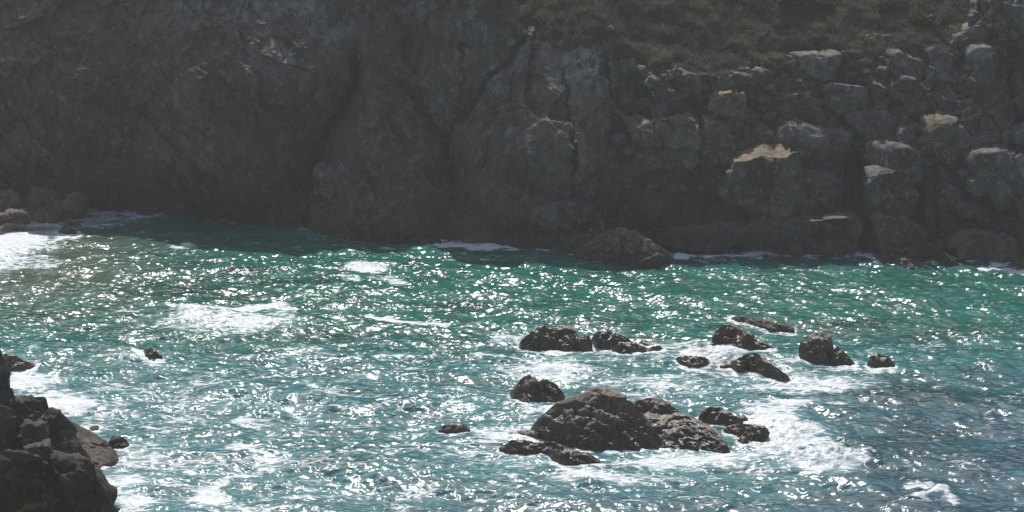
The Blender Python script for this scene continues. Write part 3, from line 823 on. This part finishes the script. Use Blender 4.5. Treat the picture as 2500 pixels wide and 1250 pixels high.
# scattered smaller stones on the slope: copies of a few shapes
protos = []
for j in range(7):
    rr = np.random.RandomState(j)
    pts = [(1250 + 60 * rr.uniform(.7, 1.05) * math.cos(a), 625 + 48 * rr.uniform(.7, 1.05) * math.sin(a)) for a in np.linspace(0, 2 * math.pi, 9)[:-1]]
    V, Q_, T = stone(pts, 200.0, 1.6, 300 + j, 0.5, 1.2, res=0.9)
    V = V - V.mean(0); V /= np.abs(V).max()
    protos.append((V, Q_, T))
pm = {}
rs = np.random.RandomState(3)
cnt = 0
tries = 0
polys = [np.asarray(b_[1]) for b_ in B]
while cnt < 170 and tries < 20000:
    tries += 1
    px = rs.uniform(1500, 2520)
    top = grassline(px) + 8
    py = top + 0.8 * (rs.beta(1.1, 2.6)) * (shore(px) - 60 - top)
    if any(poly_sdf(np.array([px]), np.array([py]), p_)[0] > 4 for p_ in polys): continue
    Y = terrain_at(px, py)
    s = float(np.clip(rs.lognormal(-0.85, 0.45), 0.2, 1.0))
    mt = 'pale' if rs.rand() < 0.45 else 'boulder'
    j = rs.randint(len(protos))
    key = (j, mt)
    p = at_Y(px, py, Y)
    if key not in pm:
        o = mesh_np('stone', protos[j][0], protos[j][1], protos[j][2], M[mt]); pm[key] = o
    else:
        o = pm[key].copy(); COL.objects.link(o)
    o.location = p; o.scale = (s * rs.uniform(.8, 1.4), s, s * rs.uniform(.6, 1.0))
    o.rotation_euler = (rs.uniform(-.4, .4), rs.uniform(-.4, .4), rs.uniform(0, 6.28))
    tag(o, 'small %s stone lying among the boulders of the right-hand slope' % ('pale grey' if mt == 'pale' else 'brown'), 'stone', None, None)
    o['group'] = 'small stones scattered on the slope'
    cnt += 1

# pale stones poking out of the turf
for i, (px, py, s, lab) in enumerate([
    (1645, 70, .55, 'white-topped stone at the left of the turf slope'), (1830, 80, .5, 'upright white stone in the middle of the turf slope'),
    (1925, 78, .55, 'flat white stone right of the upright one on the turf'), (1980, 84, .35, 'tiny white stone beside the flat one on the turf'),
    (1885, 112, .75, 'split grey stone at the lower edge of the turf'), (2165, 4, .9, 'grey stone at the top edge of the photo on the turf'),
    (2322, 22, .55, 'grey stone on the turf near the upper right corner'), (2170, 92, .6, 'thin pale stone lying flat above the jagged crest'),
    (1285, 80, .4, 'white stone on the grassy shoulder left of the buttress top'), (1310, 106, .8, 'white lit capstone on top of the buttress'),
    (1480, 70, .6, 'pale stone at the right shoulder of the buttress'), (1590, 130, .4, 'small pale stone low on the turf above the grey boulders')]):
    V, Q_, T = protos[i % 7]
    p = at_Y(px, py, terrain_at(px, py))
    o = mesh_np('turf_stone', V * np.array([s * 1.2, s, s * .7]) + p, Q_, T, M['pale'], None, p)
    tag(o, lab, 'stone', 'pale stones in the turf')

# ------------------------------------------------------------------ beach, its boulders and the near shore
bx = np.linspace(-700, 240, 120)
nb = 40
Vb = []
for x in bx:
    f0 = np.interp(x, [-700, -100, 0, 70, 130, 240], [566, 564, 562, 555, 545, 520])
    for j in range(nb):
        py = f0 + 8 - j * 2.4
        base = at_z(x, f0, 0)
        w_ = (j - 3.4) / nb
        Y = base[1] + w_ * 26
        z = w_ * 26 * 0.12
        Vb.append([base[0] / base[1] * Y, Y, z])
Vb = np.array(Vb); Vb[:, 2] += 0.08 * fbm(Vb / 2.5, 3, 9)
o = mesh_np('beach', Vb, grid_quads(len(bx), nb)[:, ::-1], None, M['sand'])
tag(o, 'small strip of tan sand at the left edge, washed by foam', 'beach', None, 'structure')

GBB = 'boulders piled at the back of the beach'
for i, (lab, poly, mt) in enumerate([
    ('large tan-brown boulder at the left edge above the sand', [(-40, 500), (-20, 470), (20, 462), (50, 478), (60, 505), (30, 522), (-20, 520)], 'tan'),
    ('flat-faced brown boulder in the middle of the beach pile', [(45, 498), (70, 468), (110, 455), (150, 468), (160, 500), (120, 515), (60, 512)], 'tan'),
    ('rounded brown boulder at the right end of the beach pile', [(140, 500), (160, 476), (190, 470), (212, 490), (205, 522), (170, 528), (145, 520)], 'tan'),
    ('low tan boulder lying on the sand in front of the pile', [(0, 525), (25, 512), (60, 508), (85, 520), (90, 538), (40, 542), (5, 538)], 'tan'),
    ('dark wedge-shaped boulder between the sand and the double rock', [(70, 532), (100, 510), (135, 505), (150, 520), (138, 540), (90, 542)], 'tan'),
    ('dim boulder at the top of the beach pile against the cliff', [(-20, 470), (10, 440), (50, 430), (80, 450), (70, 478), (20, 482)], 'tan'),
    ('dim flat boulder wedged against the cliff behind the beach pile', [(80, 468), (110, 445), (160, 445), (185, 465), (150, 480), (95, 480)], 'tan'),
    ('yellowish small boulder half in the sand at the photo edge', [(-25, 540), (-10, 522), (8, 520), (16, 535), (5, 548), (-18, 549)], 'tan')]):
    c = np.asarray(poly).mean(0)
    yb = at_z(c[0], np.asarray(poly)[:, 1].max(), 0.6)[1]
    block(lab, poly, 400 + i, mt, 0.4, .5, .35, amp=1.3, group=GBB, Y=yb, name='beach_boulder')

# near shore rocks, bottom left
def fore(label, poly, seed, Y, mat='fore', d=.5, e=.36, amp=1.35, au=0.03, name='shore_rock', res=1.4, cell=None):
    p = np.asarray(poly, float)
    sz = (p.max(0) - p.min(0)) * Y / F
    o = add_rock(name, [stone(poly, Y, d * float(np.mean(sz)), seed, e, amp, res=res, axis_up=au, cell=cell, back=0.4)], mat, label, 'rock', 'near shore rocks')
    SEA.append([tuple(q_) for q_ in poly if q_[1] > c_mid(p)])
    return o


def c_mid(p): return (p[:, 1].max() + p[:, 1].min()) / 2


def fore_ridge(label, top, water, seed, mat='fore', k=.6, amp=1.0, front=.6, wet=True):
    P_ = ridge(Z4(top), Z4(water), seed, k, amp, du=0.06, front=front)
    if wet: SEA.append([tuple(p) for p in Z4(water)])
    return add_rock('shore_rock', [P_], mat, label, 'rock', 'near shore rocks'), P_[0]


fore_ridge('dark rock spire cut by the left edge of the photo', [(-160, 465), (-10, 462), (6, 500), (30, 560), (38, 640), (66, 700), (78, 790)], [(-160, 820), (78, 800)], 521, k=.35, front=.5, wet=False)
fore_ridge('rounded black boulder on top of the near shore rocks', [(38, 760), (65, 705), (130, 705), (205, 713), (228, 748), (234, 830)], [(38, 880), (150, 890), (234, 850)], 522, k=.6, front=.5, wet=False)
fore_ridge('jointed dark block at the left edge with a sunlit top', [(-160, 742), (-20, 738), (60, 765), (100, 795), (114, 860), (132, 925), (142, 1010)], [(-160, 1150), (60, 1150), (142, 1060)], 523, k=.4, front=.5, wet=False)
fore_ridge('black knobbly rock mass rising on the seaward side of the near shore', [(90, 900), (130, 852), (180, 838), (200, 800), (240, 770), (290, 793), (330, 846), (372, 920), (420, 990), (455, 1050)], [(90, 1150), (300, 1150), (400, 1110), (455, 1065)], 524, k=.5, front=.55, amp=1.1)
fore_ridge('pale tan slab sloping into the water behind the black knobbly mass', [(290, 850), (322, 820), (362, 843), (422, 873), (492, 913), (545, 966), (558, 996)], [(290, 1060), (400, 1047), (460, 1034), (512, 1022), (558, 1002)], 525, mat='tan', k=1.35, amp=.35, front=.92)
fore_ridge('dark boulder in the foam at the tip of the pale tan slab', [(501, 938), (525, 893), (560, 890), (595, 907), (610, 940)], [(501, 948), (522, 960), (570, 960), (610, 945)], 526, k=.8)
fore_ridge('small black rock awash beside the pale tan slab', [(410, 862), (432, 845), (458, 841), (468, 852)], [(410, 868), (440, 870), (468, 858)], 527, k=.8)
fore('tan ledge with a flat sunlit top in the middle of the near rocks', Z4([(96, 846), (130, 828), (205, 830), (236, 856), (230, 900), (110, 902), (98, 876)]), 504, 121.6, mat='ledge', e=.3, amp=1.6)
fore('lower tan ledge stepping down from the middle one', Z4([(108, 928), (150, 908), (232, 920), (262, 965), (312, 990), (300, 1020), (180, 1010), (108, 970)]), 505, 119.6, mat='ledge', e=.3, amp=1.6)
_, face = fore_ridge('big dark rock face filling the bottom left corner, its right end dropping to the surf', [(-160, 965), (-40, 960), (60, 968), (150, 985), (230, 1000), (300, 1010), (350, 1000), (395, 1002), (440, 1032), (470, 1092), (486, 1160), (507, 1212), (530, 1258), (545, 1340), (552, 1400)],
                     [(-160, 1440), (300, 1440), (450, 1430), (552, 1408)], 528, k=.42, front=.55, amp=1.5)

# ------------------------------------------------------------------ turf and bushes
def blades(centres, n, h, spread, rs, lean=0.5, wid=0.05):
    """tufts of narrow blades: three-vertex triangles"""
    N = len(centres)
    c = np.repeat(np.asarray(centres), n, 0)
    a = rs.uniform(0, 2 * math.pi, N * n); r = spread * np.sqrt(rs.rand(N * n))
    b = c + np.stack([r * np.cos(a), r * np.sin(a), np.zeros(N * n) - 0.05], -1)
    hh = h * rs.uniform(.5, 1.2, N * n)
    l = rs.normal(0, lean, (N * n, 2)) * hh[:, None]
    tip = b + np.stack([l[:, 0], l[:, 1], hh], -1)
    w = rs.uniform(0, 2 * math.pi, N * n)
    wv = np.stack([np.cos(w), np.sin(w), 0 * w], -1) * wid
    V = np.stack([b - wv, b + wv, tip], 1).reshape(-1, 3)
    return V, np.arange(len(V)).reshape(-1, 3)


sel = np.where(((PYg - gl).ravel() < 60 * jag3.ravel() + 26) & (PYg.ravel() > -60) & (PXg.ravel() > 1180) & (PXg.ravel() < 2560) & (mass_id.ravel() != 5))[0]
keep = fbm(P1[sel] / 1.6, 3, 71) > -0.25
sel = sel[keep]
sel = RNG.choice(sel, min(13000, len(sel)), replace=False)
V, T = blades(P1[sel], 12, 0.42, 0.3, RNG, 0.55, 0.035)
o = mesh_np('grass', V, None, T, M['grass'], smooth_shade=False)
tag(o, 'dry brown and olive grass covering the hillside above the boulders', 'grass', None, 'stuff')
# bottom-left tuft of cliff-top plants
fpx, fpy = project(face)
fs = np.where((fpx > -40) & (fpx < 140 + 30 * vnoise(face * 1.5)) & (fpy > 1196 + 0.25 * np.abs(fpx - 30)) & (fpy < 1290))[0]
cen = face[RNG.choice(fs, 420)] if len(fs) else np.array([[0, 110, 0.]])
V, T = blades(cen, 9, 0.2, 0.25, RNG, 0.8, 0.03)
o = mesh_np('shore_plants', V, None, T, M['heath'], smooth_shade=False)
tag(o, 'low green and brown plants growing on the rock in the bottom left corner', 'plants', None, 'stuff')


def bush(label, px, py, w, h, seed):
    rs_ = np.random.RandomState(seed)
    Y = terrain_at(px, py)
    c = at_Y(px, py, Y)
    n = 1500
    d = rs_.normal(0, 1, (n, 3)); d /= np.linalg.norm(d, axis=1, keepdims=True)
    r = rs_.uniform(.55, 1.0, n) * (1 + 0.35 * fbm(d * 2.2, 2, seed))
    p = c + d * r[:, None] * np.array([w, w * .7, h]) + np.array([0, 0, h * .5])
    a = rs_.normal(0, .13, (n, 3)); b = rs_.normal(0, .13, (n, 3))
    V = np.stack([p - a, p - b, p + a, p + b], 1).reshape(-1, 3)
    root = bpy.data.objects.new('bush', None); COL.objects.link(root); root.location = c
    tag(root, label, 'bush', 'bushes at the top of the turf slope')
    f = mesh_np('foliage', V, np.arange(4 * n).reshape(-1, 4), None, M['bush'], None, c, False); f.location = (0, 0, 0); f.parent = root
    st = []
    for k in range(5):
        an = k * 1.256
        tip = np.array([w * .5 * math.cos(an), w * .35 * math.sin(an), h * .7])
        for s_ in ((.05, 0, 0), (-.03, .04, 0), (-.03, -.04, 0)):
            st.append(np.array(s_)); st.append(tip + np.array(s_) * .3)
    st = np.array(st)
    q_ = []
    for k in range(5):
        for j in range(3):
            a0 = k * 6 + j * 2; a1 = k * 6 + ((j + 1) % 3) * 2
            q_.append((a0, a1, a1 + 1, a0 + 1))
    s2 = mesh_np('stem', st, np.array(q_), None, M['fore']); s2.parent = root


bush('bright green bush at the top of the turf slope, largest of the row', 1945, 12, 1.5, .8, 1)
bush('smaller green bush right of the largest one at the top of the turf', 2010, 26, 1.0, .6, 2)
bush('low green bush on the turf close to the grey outcrop', 2255, 58, 1.3, .5, 3)
bush('low olive bush at the top edge of the photo in the right-hand turf', 2180, 22, 1.2, .5, 4)

# ------------------------------------------------------------------ the sea
xf = np.arange(-58, 58.01, 0.08); yf = np.arange(112, 212, 0.105)
xs = np.concatenate([[-900, -500, -250, -150, -110, -85, -72, -66, -61], xf, [61, 66, 72, 85, 110, 150, 250, 500, 900]])
ys = np.concatenate([[-300, -100, 0, 40, 70, 85, 95, 101, 104], yf, [216, 222, 235, 260, 320]])
XX, YY = np.meshgrid(xs, ys, indexing='ij')
N, L = 1536, 112.0
kx = np.fft.fftfreq(N, L / N) * 2 * math.pi
KX, KY = np.meshgrid(kx, kx, indexing='ij')
K = np.hypot(KX, KY); K[0, 0] = 1
rw = np.random.RandomState(11)


def sea_field(wdir, lmin, lmax, spread, slope, power=4.0):
    th = np.arctan2(KY, KX) - wdir
    Dn = np.abs(np.cos(th)) ** spread * 0.9 + 0.1
    S = K ** (-power) * Dn * np.exp(-(2 * math.pi / lmax / K) ** 4) * np.exp(-(K * lmin / (2 * math.pi)) ** 2)
    S[0, 0] = 0
    A = np.sqrt(S) * (rw.normal(size=(N, N)) + 1j * rw.normal(size=(N, N)))
    h = np.real(np.fft.ifft2(A))
    sx = np.real(np.fft.ifft2(A * 1j * KX)); sy = np.real(np.fft.ifft2(A * 1j * KY))
    g = slope / math.sqrt(np.mean(sx ** 2 + sy ** 2))
    dx = np.real(np.fft.ifft2(-1j * A * KX / K)); dy = np.real(np.fft.ifft2(-1j * A * KY / K))
    return h * g, dx * g, dy * g


WIND = R(-105)
h1, dx1, dy1 = sea_field(WIND, 0.15, 6.0, 1.0, 0.34, 3.2)


h2, dx2, dy2 = sea_field(R(-112), 4.0, 13.0, 8.0, 0.075, 4.0)


def samp(Fd, X, Y):
    u = (X / L * N) % N; v = (Y / L * N) % N
    i = np.floor(u).astype(int); j = np.floor(v).astype(int)
    fu, fv = u - i, v - j
    i1, j1 = (i + 1) % N, (j + 1) % N; i %= N; j %= N
    return Fd[i, j] * (1 - fu) * (1 - fv) + Fd[i1, j] * fu * (1 - fv) + Fd[i, j1] * (1 - fu) * fv + Fd[i1, j1] * fu * fv


fineW = smooth(59, 56, np.abs(XX)) * smooth(110, 113, YY) * smooth(212, 209, YY)
PXw, PYw = project(np.stack([XX, np.maximum(YY, 60), 0 * XX], -1))

# foam: where the photo shows it, in patches, streaks and round the rocks
nz1 = fbm(np.stack([PXw.ravel() / 70, PYw.ravel() / 28, 0 * PXw.ravel()], -1), 4, 90).reshape(XX.shape)
nz2 = fbm(np.stack([PXw.ravel() / 70, PYw.ravel() / 28, 5 + 0 * PXw.ravel()], -1), 4, 93).reshape(XX.shape)
fx = PXw + 30 * nz1; fy = PYw + 10 * nz2
foam = np.zeros_like(XX)
for (cx, cy, rx, ry, s_) in [
    (20, 590, 120, 34, 1.1), (60, 640, 140, 18, .6), (-60, 620, 120, 60, 1.0), (110, 560, 70, 14, .9), (310, 515, 150, 24, .8), (240, 545, 120, 14, .55), (445, 600, 40, 9, .7),
    (895, 652, 60, 14, .85), (862, 682, 34, 10, .75), (952, 684, 40, 12, .8), (560, 785, 190, 30, .74), (470, 770, 60, 24, .9), (690, 752, 50, 14, .8),
    (750, 858, 90, 20, .5), (970, 865, 60, 12, .6), (70, 930, 110, 26, .85), (150, 985, 110, 34, .85), (250, 1010, 120, 30, .5), (330, 1110, 120, 50, .62), (290, 1180, 70, 50, .8),
    (330, 1230, 80, 30, .8), (600, 1025, 34, 26, .8), (590, 1098, 70, 12, .85), (510, 1212, 50, 34, .9), (640, 1130, 60, 16, .7),
    (1350, 912, 140, 26, .72), (1410, 880, 180, 14, .55), (1250, 1055, 150, 20, .7), (1540, 862, 150, 12, .6), (1700, 875, 110, 20, .8), (1790, 858, 60, 14, 1.0), (1650, 840, 80, 10, .6),
    (1960, 930, 160, 30, .75), (2080, 935, 110, 22, .6), (2160, 905, 60, 10, .6), (1860, 905, 120, 14, .7), (1240, 830, 50, 18, .7),
    (1890, 1020, 90, 40, .85), (1930, 1075, 110, 44, .95), (2030, 1130, 90, 20, 1.1), (1990, 1140, 120, 20, .8), (1720, 1125, 280, 26, .75), (1480, 1165, 220, 22, .6), (1250, 1120, 140, 20, .55),
    (1950, 985, 150, 16, .6), (2240, 1190, 40, 12, .8), (2290, 1208, 50, 12, .9), (1350, 1010, 100, 14, .6), (1580, 930, 220, 24, .6), (1650, 960, 260, 34, .46), (1950, 880, 120, 14, .55)]:
    foam = np.maximum(foam, s_ * np.exp(-(((fx - cx) / rx) ** 2 + ((fy - cy) / ry) ** 2) ** 1.3 * 0.8))
for pts, w_, s_ in [
    ([(900, 576), (1000, 588), (1060, 597), (1150, 603), (1240, 607)], 8, .95), ([(215, 494), (330, 495), (480, 514)], 5, .8),
    ([(410, 752), (470, 768), (560, 752), (700, 747)], 8, .9), ([(900, 770), (970, 788), (1090, 800)], 6, .95), ([(540, 1095), (640, 1112), (665, 1140), (560, 1165), (490, 1195), (470, 1225)], 9, .8),
    ([(1640, 630), (1760, 622), (1850, 628)], 6, .8), ([(2050, 618), (2190, 632), (2360, 638)], 5, .85), ([(2390, 652), (2520, 668)], 7, .85), ([(2240, 1183), (2340, 1222)], 8, .8),
    ([(1150, 860), (1300, 885), (1500, 880)], 6, .6), ([(1700, 905), (1850, 930), (2050, 945)], 8, .6), ([(760, 840), (830, 870), (720, 885)], 6, .5), ([(180, 570), (90, 600), (20, 640)], 8, .8)]:
    foam = np.maximum(foam, s_ * np.exp(-(line_dist(fx, fy * 1.0, pts) / w_) ** 2))
for pts in SEA:
    if len(pts) < 2: continue
    d = line_dist(PXw + 8 * nz1, (PYw + 4 * nz2) * 1.0, pts)
    foam = np.maximum(foam, 0.80 * np.exp(-(d / 12) ** 2))
foam = np.maximum(foam, np.clip(.58 + .8 * nz1, 0, .95) * np.exp(-(line_dist(PXw, PYw + 5 * nz2, [(p[0], p[1] + 5) for p in SHORE[2:-2]]) / 9) ** 2))
strk = fbm(np.stack([fx.ravel() / 170, fy.ravel() / 15 + fx.ravel() / 400, 2 + 0 * fx.ravel()], -1), 4, 120, .55, True).reshape(XX.shape)
foam = np.maximum(foam, 0.5 * smooth(.35, .95, strk) * smooth(640, 800, PYw) * np.clip(.55 + nz1, 0, 1))
# broad light scatter of foam flecks, thicker nearer in to paint glitter and sheen
foam = np.maximum(foam, 0.15 + 0.15 * smooth(780, 960, PYw) * smooth(2200, 1500, PXw) + 0.08 * smooth(850, 1000, PYw) * smooth(1000, 400, PXw) + 0.07 * nz1)
foam *= fineW

# water colour: sand or weed under it, deeper blue and painted sky reflection to the right
def rgb(r, g, b): return np.array([r, g, b])


def lerp(a, b, t): return a * (1 - t[..., None]) + b * t[..., None]


green = rgb(0.018, 0.150, 0.118); teal = rgb(0.034, 0.170, 0.180); slate = rgb(0.022, 0.072, 0.108); sandy = rgb(0.115, 0.125, 0.085); weed = rgb(0.014, 0.030, 0.028)
tint = lerp(np.broadcast_to(green, XX.shape + (3,)), teal, smooth(760, 960, PYw + 60 * nz2))
tint = lerp(tint, slate, np.clip(smooth(1850, 2250, PXw + 130 * nz1) * smooth(860, 1000, PYw) * (0.75 + .4 * nz2), 0, 1))
tint = lerp(tint, slate, 0.6 * smooth(1150, 1260, PYw) * smooth(700, 1100, PXw))
tint = lerp(tint, sandy, .85 * smooth(620, 40, PXw + 90 * nz1) * smooth(820, 640, PYw + 30 * nz2))
tint = lerp(tint, slate * .8, smooth(30, 5, PYw - shore(PXw)) * smooth(1000, 1600, PXw) * .8)  # dark cliff's reflection painted into the water along the right-hand shore
wd = np.zeros_like(XX)
for (cx, cy, rx, ry, s_) in [(610, 658, 50, 9, .9), (690, 690, 60, 10, .8), (790, 690, 40, 8, .6), (490, 710, 130, 22, .8), (640, 720, 90, 12, .6), (1000, 648, 30, 6, .6), (310, 735, 40, 10, .6),
                             (1640, 690, 120, 6, .4), (1560, 650, 80, 8, .7), (1100, 745, 200, 8, .55), (1130, 830, 60, 10, .5), (2050, 790, 160, 12, .6), (2300, 820, 180, 10, .7), (2250, 960, 220, 22, .5),
                             (1450, 790, 120, 10, .5), (840, 810, 130, 12, .5), (880, 950, 60, 12, .45), (2330, 680, 200, 10, .4), (100, 770, 120, 14, .4), (2150, 1075, 130, 12, .6), (2300, 1110, 120, 10, .4)]:
    wd = np.maximum(wd, s_ * np.exp(-((fx - cx) / rx) ** 2 - ((fy - cy) / ry) ** 2))
tint = lerp(tint, weed, np.clip(wd * 1.15 * (0.8 + .5 * nz1), 0, .95))

ampl = fineW * (0.72 + 0.28 * smooth(560, 660, PYw)) * np.clip(0.93 + 0.45 * nz2 + 0.45 * nz1, .45, 1.5) * (1 - 0.22 * smooth(1700, 2400, PXw) * smooth(800, 1000, PYw))
ampl *= np.where(foam > .6, .8, 1.0)
hgt = samp(h1, XX, YY) * ampl + samp(h2, XX, YY) * fineW * smooth(545, 640, PYw)
ddx = samp(dx1, XX, YY) * ampl * 0.35; ddy = samp(dy1, XX, YY) * ampl * 0.35
mound = 0
for (cx, cy, rx, ry, s_) in [(2035, 1120, 100, 16, .75), (1930, 1060, 80, 36, .45), (470, 765, 70, 12, .35), (690, 748, 60, 10, .3), (1760, 862, 60, 12, .35), (2290, 1205, 60, 10, .4)]:
    mound = mound + s_ * np.exp(-((fx - cx) / rx) ** 2 - ((fy - cy) / ry) ** 2)
fd = fbm(np.stack([XX.ravel() / .55, YY.ravel() / .55, 0 * XX.ravel()], -1), 4, 97, .55).reshape(XX.shape)
hgt = hgt + mound * (1 + .3 * fd) + 0.08 * np.clip(foam - .45, 0, 1) * fd * fineW
Vw = np.stack([XX + ddx, YY + ddy, hgt], -1).reshape(-1, 3)
o = mesh_np('water', Vw, grid_quads(len(xs), len(ys)), None, M['water'], {'foam': foam.ravel(), 'tint': tint.reshape(-1, 3)})
tag(o, 'glittering green and blue sea water with white foam filling the cove', 'sea', None, 'structure')

# ------------------------------------------------------------------ haze
HAZE = 0.00037
if HAZE:
    t = NT('sea_haze')
    pv = t.n('ShaderNodeVolumePrincipled', ins={'Color': (1.0, 0.985, 0.95), 'Density': HAZE, 'Anisotropy': 0.0})
    t.t.links.new(pv.outputs[0], t.out.inputs[1])
    x0, x1, y0, y1, z0, z1 = -950., 950., -350., 420., -9., 70.
    V = np.array([(x, y, z) for x in (x0, x1) for y in (y0, y1) for z in (z0, z1)])
    Q_ = np.array([(0, 1, 3, 2), (4, 6, 7, 5), (0, 4, 5, 1), (2, 3, 7, 6), (0, 2, 6, 4), (1, 5, 7, 3)])
    o = mesh_np('haze', V, Q_, None, t.m, smooth_shade=False)
    tag(o, 'thin sunlit sea haze hanging in the air of the cove', 'haze', None, 'stuff')

# ------------------------------------------------------------------ light, world, camera
w = bpy.data.worlds.new('World'); SC.world = w; w.use_nodes = True
nt = w.node_tree
bg = nt.nodes['Background']
sky = nt.nodes.new('ShaderNodeTexSky'); sky.sky_type = 'NISHITA'; sky.sun_disc = False
sky.sun_elevation = R(SUN_EL); sky.sun_rotation = R(SUN_AZ)
sky.dust_density = 2.4; sky.ozone_density = 0.9
nt.links.new(sky.outputs[0], bg.inputs[0]); bg.inputs[1].default_value = 0.10
sl = bpy.data.lights.new('sun', 'SUN'); sl.energy = 4.2; sl.angle = R(0.53); sl.color = (1.0, 0.98, 0.95)
so = bpy.data.objects.new('sun', sl); COL.objects.link(so)
so.rotation_euler = (R(90 - SUN_EL), 0, R(180 - SUN_AZ) )
so.location = (0, 100, 120)

cd = bpy.data.cameras.new('camera'); co = bpy.data.objects.new('camera', cd); COL.objects.link(co)
cd.sensor_width = 36.0; cd.lens = 36.0 * F / 2500.0
cd.clip_end = 5000; cd.clip_start = 0.5
co.location = (0, 0, H); co.rotation_euler = (R(90) - PITCH, 0, 0)
SC.camera = co

SC.view_settings.view_transform = 'Standard'; SC.view_settings.look = 'None'
SC.view_settings.gamma = 1; SC.view_settings.exposure = 0.02
SC.cycles.filter_width = 1.4
SC.cycles.use_denoising = True
SC.cycles.max_bounces = 6; SC.cycles.diffuse_bounces = 2; SC.cycles.glossy_bounces = 3; SC.cycles.volume_bounces = 0
SC.cycles.sample_clamp_direct = 5.0; SC.cycles.sample_clamp_indirect = 2.0
SC.cycles.caustics_reflective = False; SC.cycles.caustics_refractive = False
